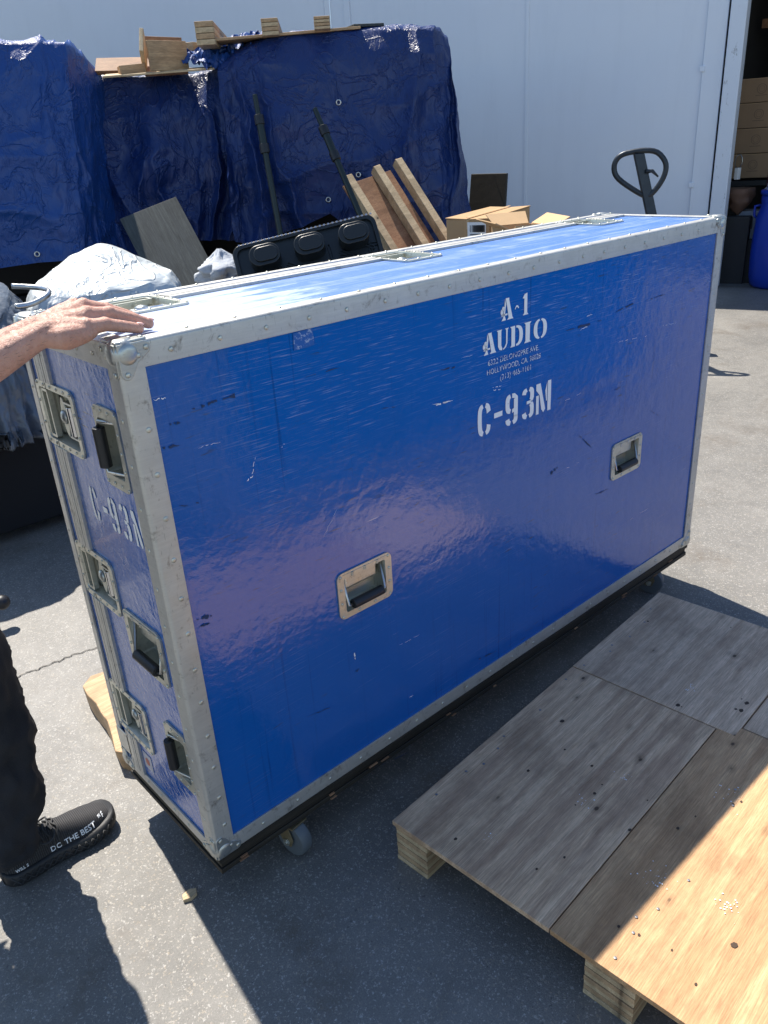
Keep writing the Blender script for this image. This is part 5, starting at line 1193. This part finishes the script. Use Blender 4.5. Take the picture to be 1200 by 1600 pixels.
def sleeve(pts, nm='sleeve'):
    b = MB(); b.tube([p for p, r in pts], [r for p, r in pts], 24, cap=False); o = b.obj(nm, M['shirt_cloth'], man, smooth=True); o.modifiers.new('s', 'SOLIDIFY').thickness = .003
m_ = el.lerp(sR, .5)+Vector((-.03, 0, 0)); sleeve([(sR+Vector((.02, .03, .01)), .078), (sR, .076), (m_, .068), (el.lerp(m_, .4), .066)])
m_ = eL.lerp(sL, .5); sleeve([(sL+Vector((0, -.03, .01)), .078), (sL, .074), (m_, .066), (eL.lerp(m_, .3), .064)])

# sneakers
def sneaker(ox, oy, yaw, text=False):
    ca, sa = math.cos(yaw), math.sin(yaw); T = lambda x, y, z: Vector((ox+x*ca-y*sa, oy+x*sa+y*ca, z))
    L = .305
    # plan half-widths and heights along the length (0 heel .. 1 toe)
    hw = [(0, .014), (.03, .029), (.1, .039), (.25, .041), (.4, .041), (.55, .047), (.7, .055), (.82, .054), (.91, .046), (.965, .033), (.99, .018), (1, .005)]
    ht = [(0, .066), (.08, .096), (.2, .108), (.33, .112), (.45, .104), (.6, .090), (.75, .080), (.88, .070), (.95, .058), (1, .036)]
    tp = [(0, .016), (.1, .008), (.3, .004), (.7, .003), (.85, .008), (1, .020)]
    lin = lambda t, s: interp([(a, b) for a, b in t], s)[0]
    def up(u, v):
        x = .02+.96*(1-math.cos(v*math.pi))/2; w = lin(hw, x); h = lin(ht, x); z0 = .026+lin(tp, x)*.6
        a = math.pi*u; c_ = math.cos(a); s_ = math.sin(a); yy = w*math.copysign(abs(c_)**.75, c_); zz = z0+(h-z0)*(abs(s_)**.62)
        yy *= 1-.22*(zz-z0)/max(.01, h-z0)
        return T(x*L, yy+.006*math.sin(x*3), zz)
    b = MB(); b.grid(up, 40, 56); sh = b.mesh('upper', False)
    root = link('sneaker', sh, M['knit_upper'], man, smooth=True); bvu = BVHTree.FromPolygons([Vector(v) for v in b.v], b.f)
    # midsole: shaped slab with scalloped wall
    n = 72; s = MB(); rows = [(-.001, 1.0), (.006, 1.07), (.014, 1.10), (.022, 1.12), (.031, 1.10), (.037, 1.04), (.040, .90)]
    def outline(t):      # closed path
        if t < .5: x = 2*t; sg = -1
        else: x = 2*(1-t); sg = 1
        x = (1-math.cos(x*math.pi))/2; return x, sg
    vs = []; m = len(rows)
    for z, k_ in rows:
        for i in range(n):
            x, sg = outline((i+.5)/n); w = lin(hw, x)*k_*1.03+.002; lat = .0016*math.cos(i*math.pi) if .004 < z < .03 else 0
            xx = (x-.5)*(1+.06*(k_-1)*2+.012)+.5
            vs.append(T(xx*L, sg*(w+lat)+.006*math.sin(x*3), max(.001, z+lin(tp, x)*(1 if z < .01 else .8))))
    fs = [tuple(range(n))[::-1], tuple((m-1)*n+i for i in range(n))]+[(j*n+i, j*n+(i+1) % n, (j+1)*n+(i+1) % n, (j+1)*n+i) for j in range(m-1) for i in range(n)]
    s.add(vs, fs); s.obj('sole', M['sole_black'], root, smooth=True)
    # lattice ridges on both sides of the sole
    r = MB()
    for sg in (-1, 1):
        pts = []
        for i in range(17):
            x = .04+.90*i/16; w = lin(hw, x)*1.11*1.03+.0035; z = (.008 if i % 2 else .030)+lin(tp, x)*.9
            pts.append(T(x*L*1.0, sg*w+.006*math.sin(x*3), z))
        r.tube(pts, .0022, 6)
        pts = [T((.04+.90*i/16)*L, sg*(lin(hw, .04+.90*i/16)*1.11*1.03+.0025)+.006*math.sin((.04+.9*i/16)*3), (.030 if i % 2 else .008)+lin(tp, .04+.9*i/16)*.9) for i in range(17)]; r.tube(pts, .0022, 6)
    r.obj('sole_lattice', M['lace_grey'], root, smooth=True)
    # laces
    lc = MB()
    for k in range(4):
        x = .36+.045*k; pts = []
        for j in range(13):
            u = .22+.56*j/12; o_ = T(x*L, (.5-u)*.13, .30); h = bvu.ray_cast(o_, Vector((0, 0, -1)))
            if h[0] is not None: pts.append(h[0]+Vector((.004*math.sin(j*1.3+k), 0, .0035)))
        if len(pts) > 3: lc.tube(pts, .0027, 6)
    for sg in (-1, 1):
        c = T(.40*L, sg*.012, .102); lc.tube([c+Vector((.0+.022*math.sin(a), sg*(.016+.018*math.cos(a)), -.012*abs(math.cos(a))+.006*math.sin(a))) for a in [k*math.pi/7 for k in range(14)]], .0026, 6, closed=True)
    lc.obj('laces', M['lace_grey'], root, smooth=True)
    cl = MB(); pts = [T((.20+.15*math.cos(a))*L, .033*math.sin(a), .102-.014*math.cos(a)) for a in [k*math.pi/12 for k in range(24)]]; cl.tube(pts, .007, 8, closed=True); cl.obj('collar', M['knit_upper'], root, smooth=True)
    if text:
        def put(body, x0, size, z, xs, m='white_print'):
            def mx(x, y):
                X_ = x0+x; o_ = T(X_, -.2, z(X_)+y); h = bvu.ray_cast(o_, Vector((sa, ca, 0)) if False else Vector((0, 1, 0)))
                return (h[0]+Vector((0, -.0012, 0))) if h[0] is not None else o_+Vector((0, .165, 0))
            font_text(body, mx, size, m, root, 'printed_lettering', xs, .0003)
        put('DO THE BEST', .112, .0205, lambda x: .046+.05*max(0, x-.16), .98); put('\u2122 F', .246, .012, lambda x: .058, .8)
        put('WILL S', .02, .012, lambda x: .048, .9)
    return root
sneaker(-.374, .478, rad(2.5), True); sneaker(-.88, .745, rad(4))
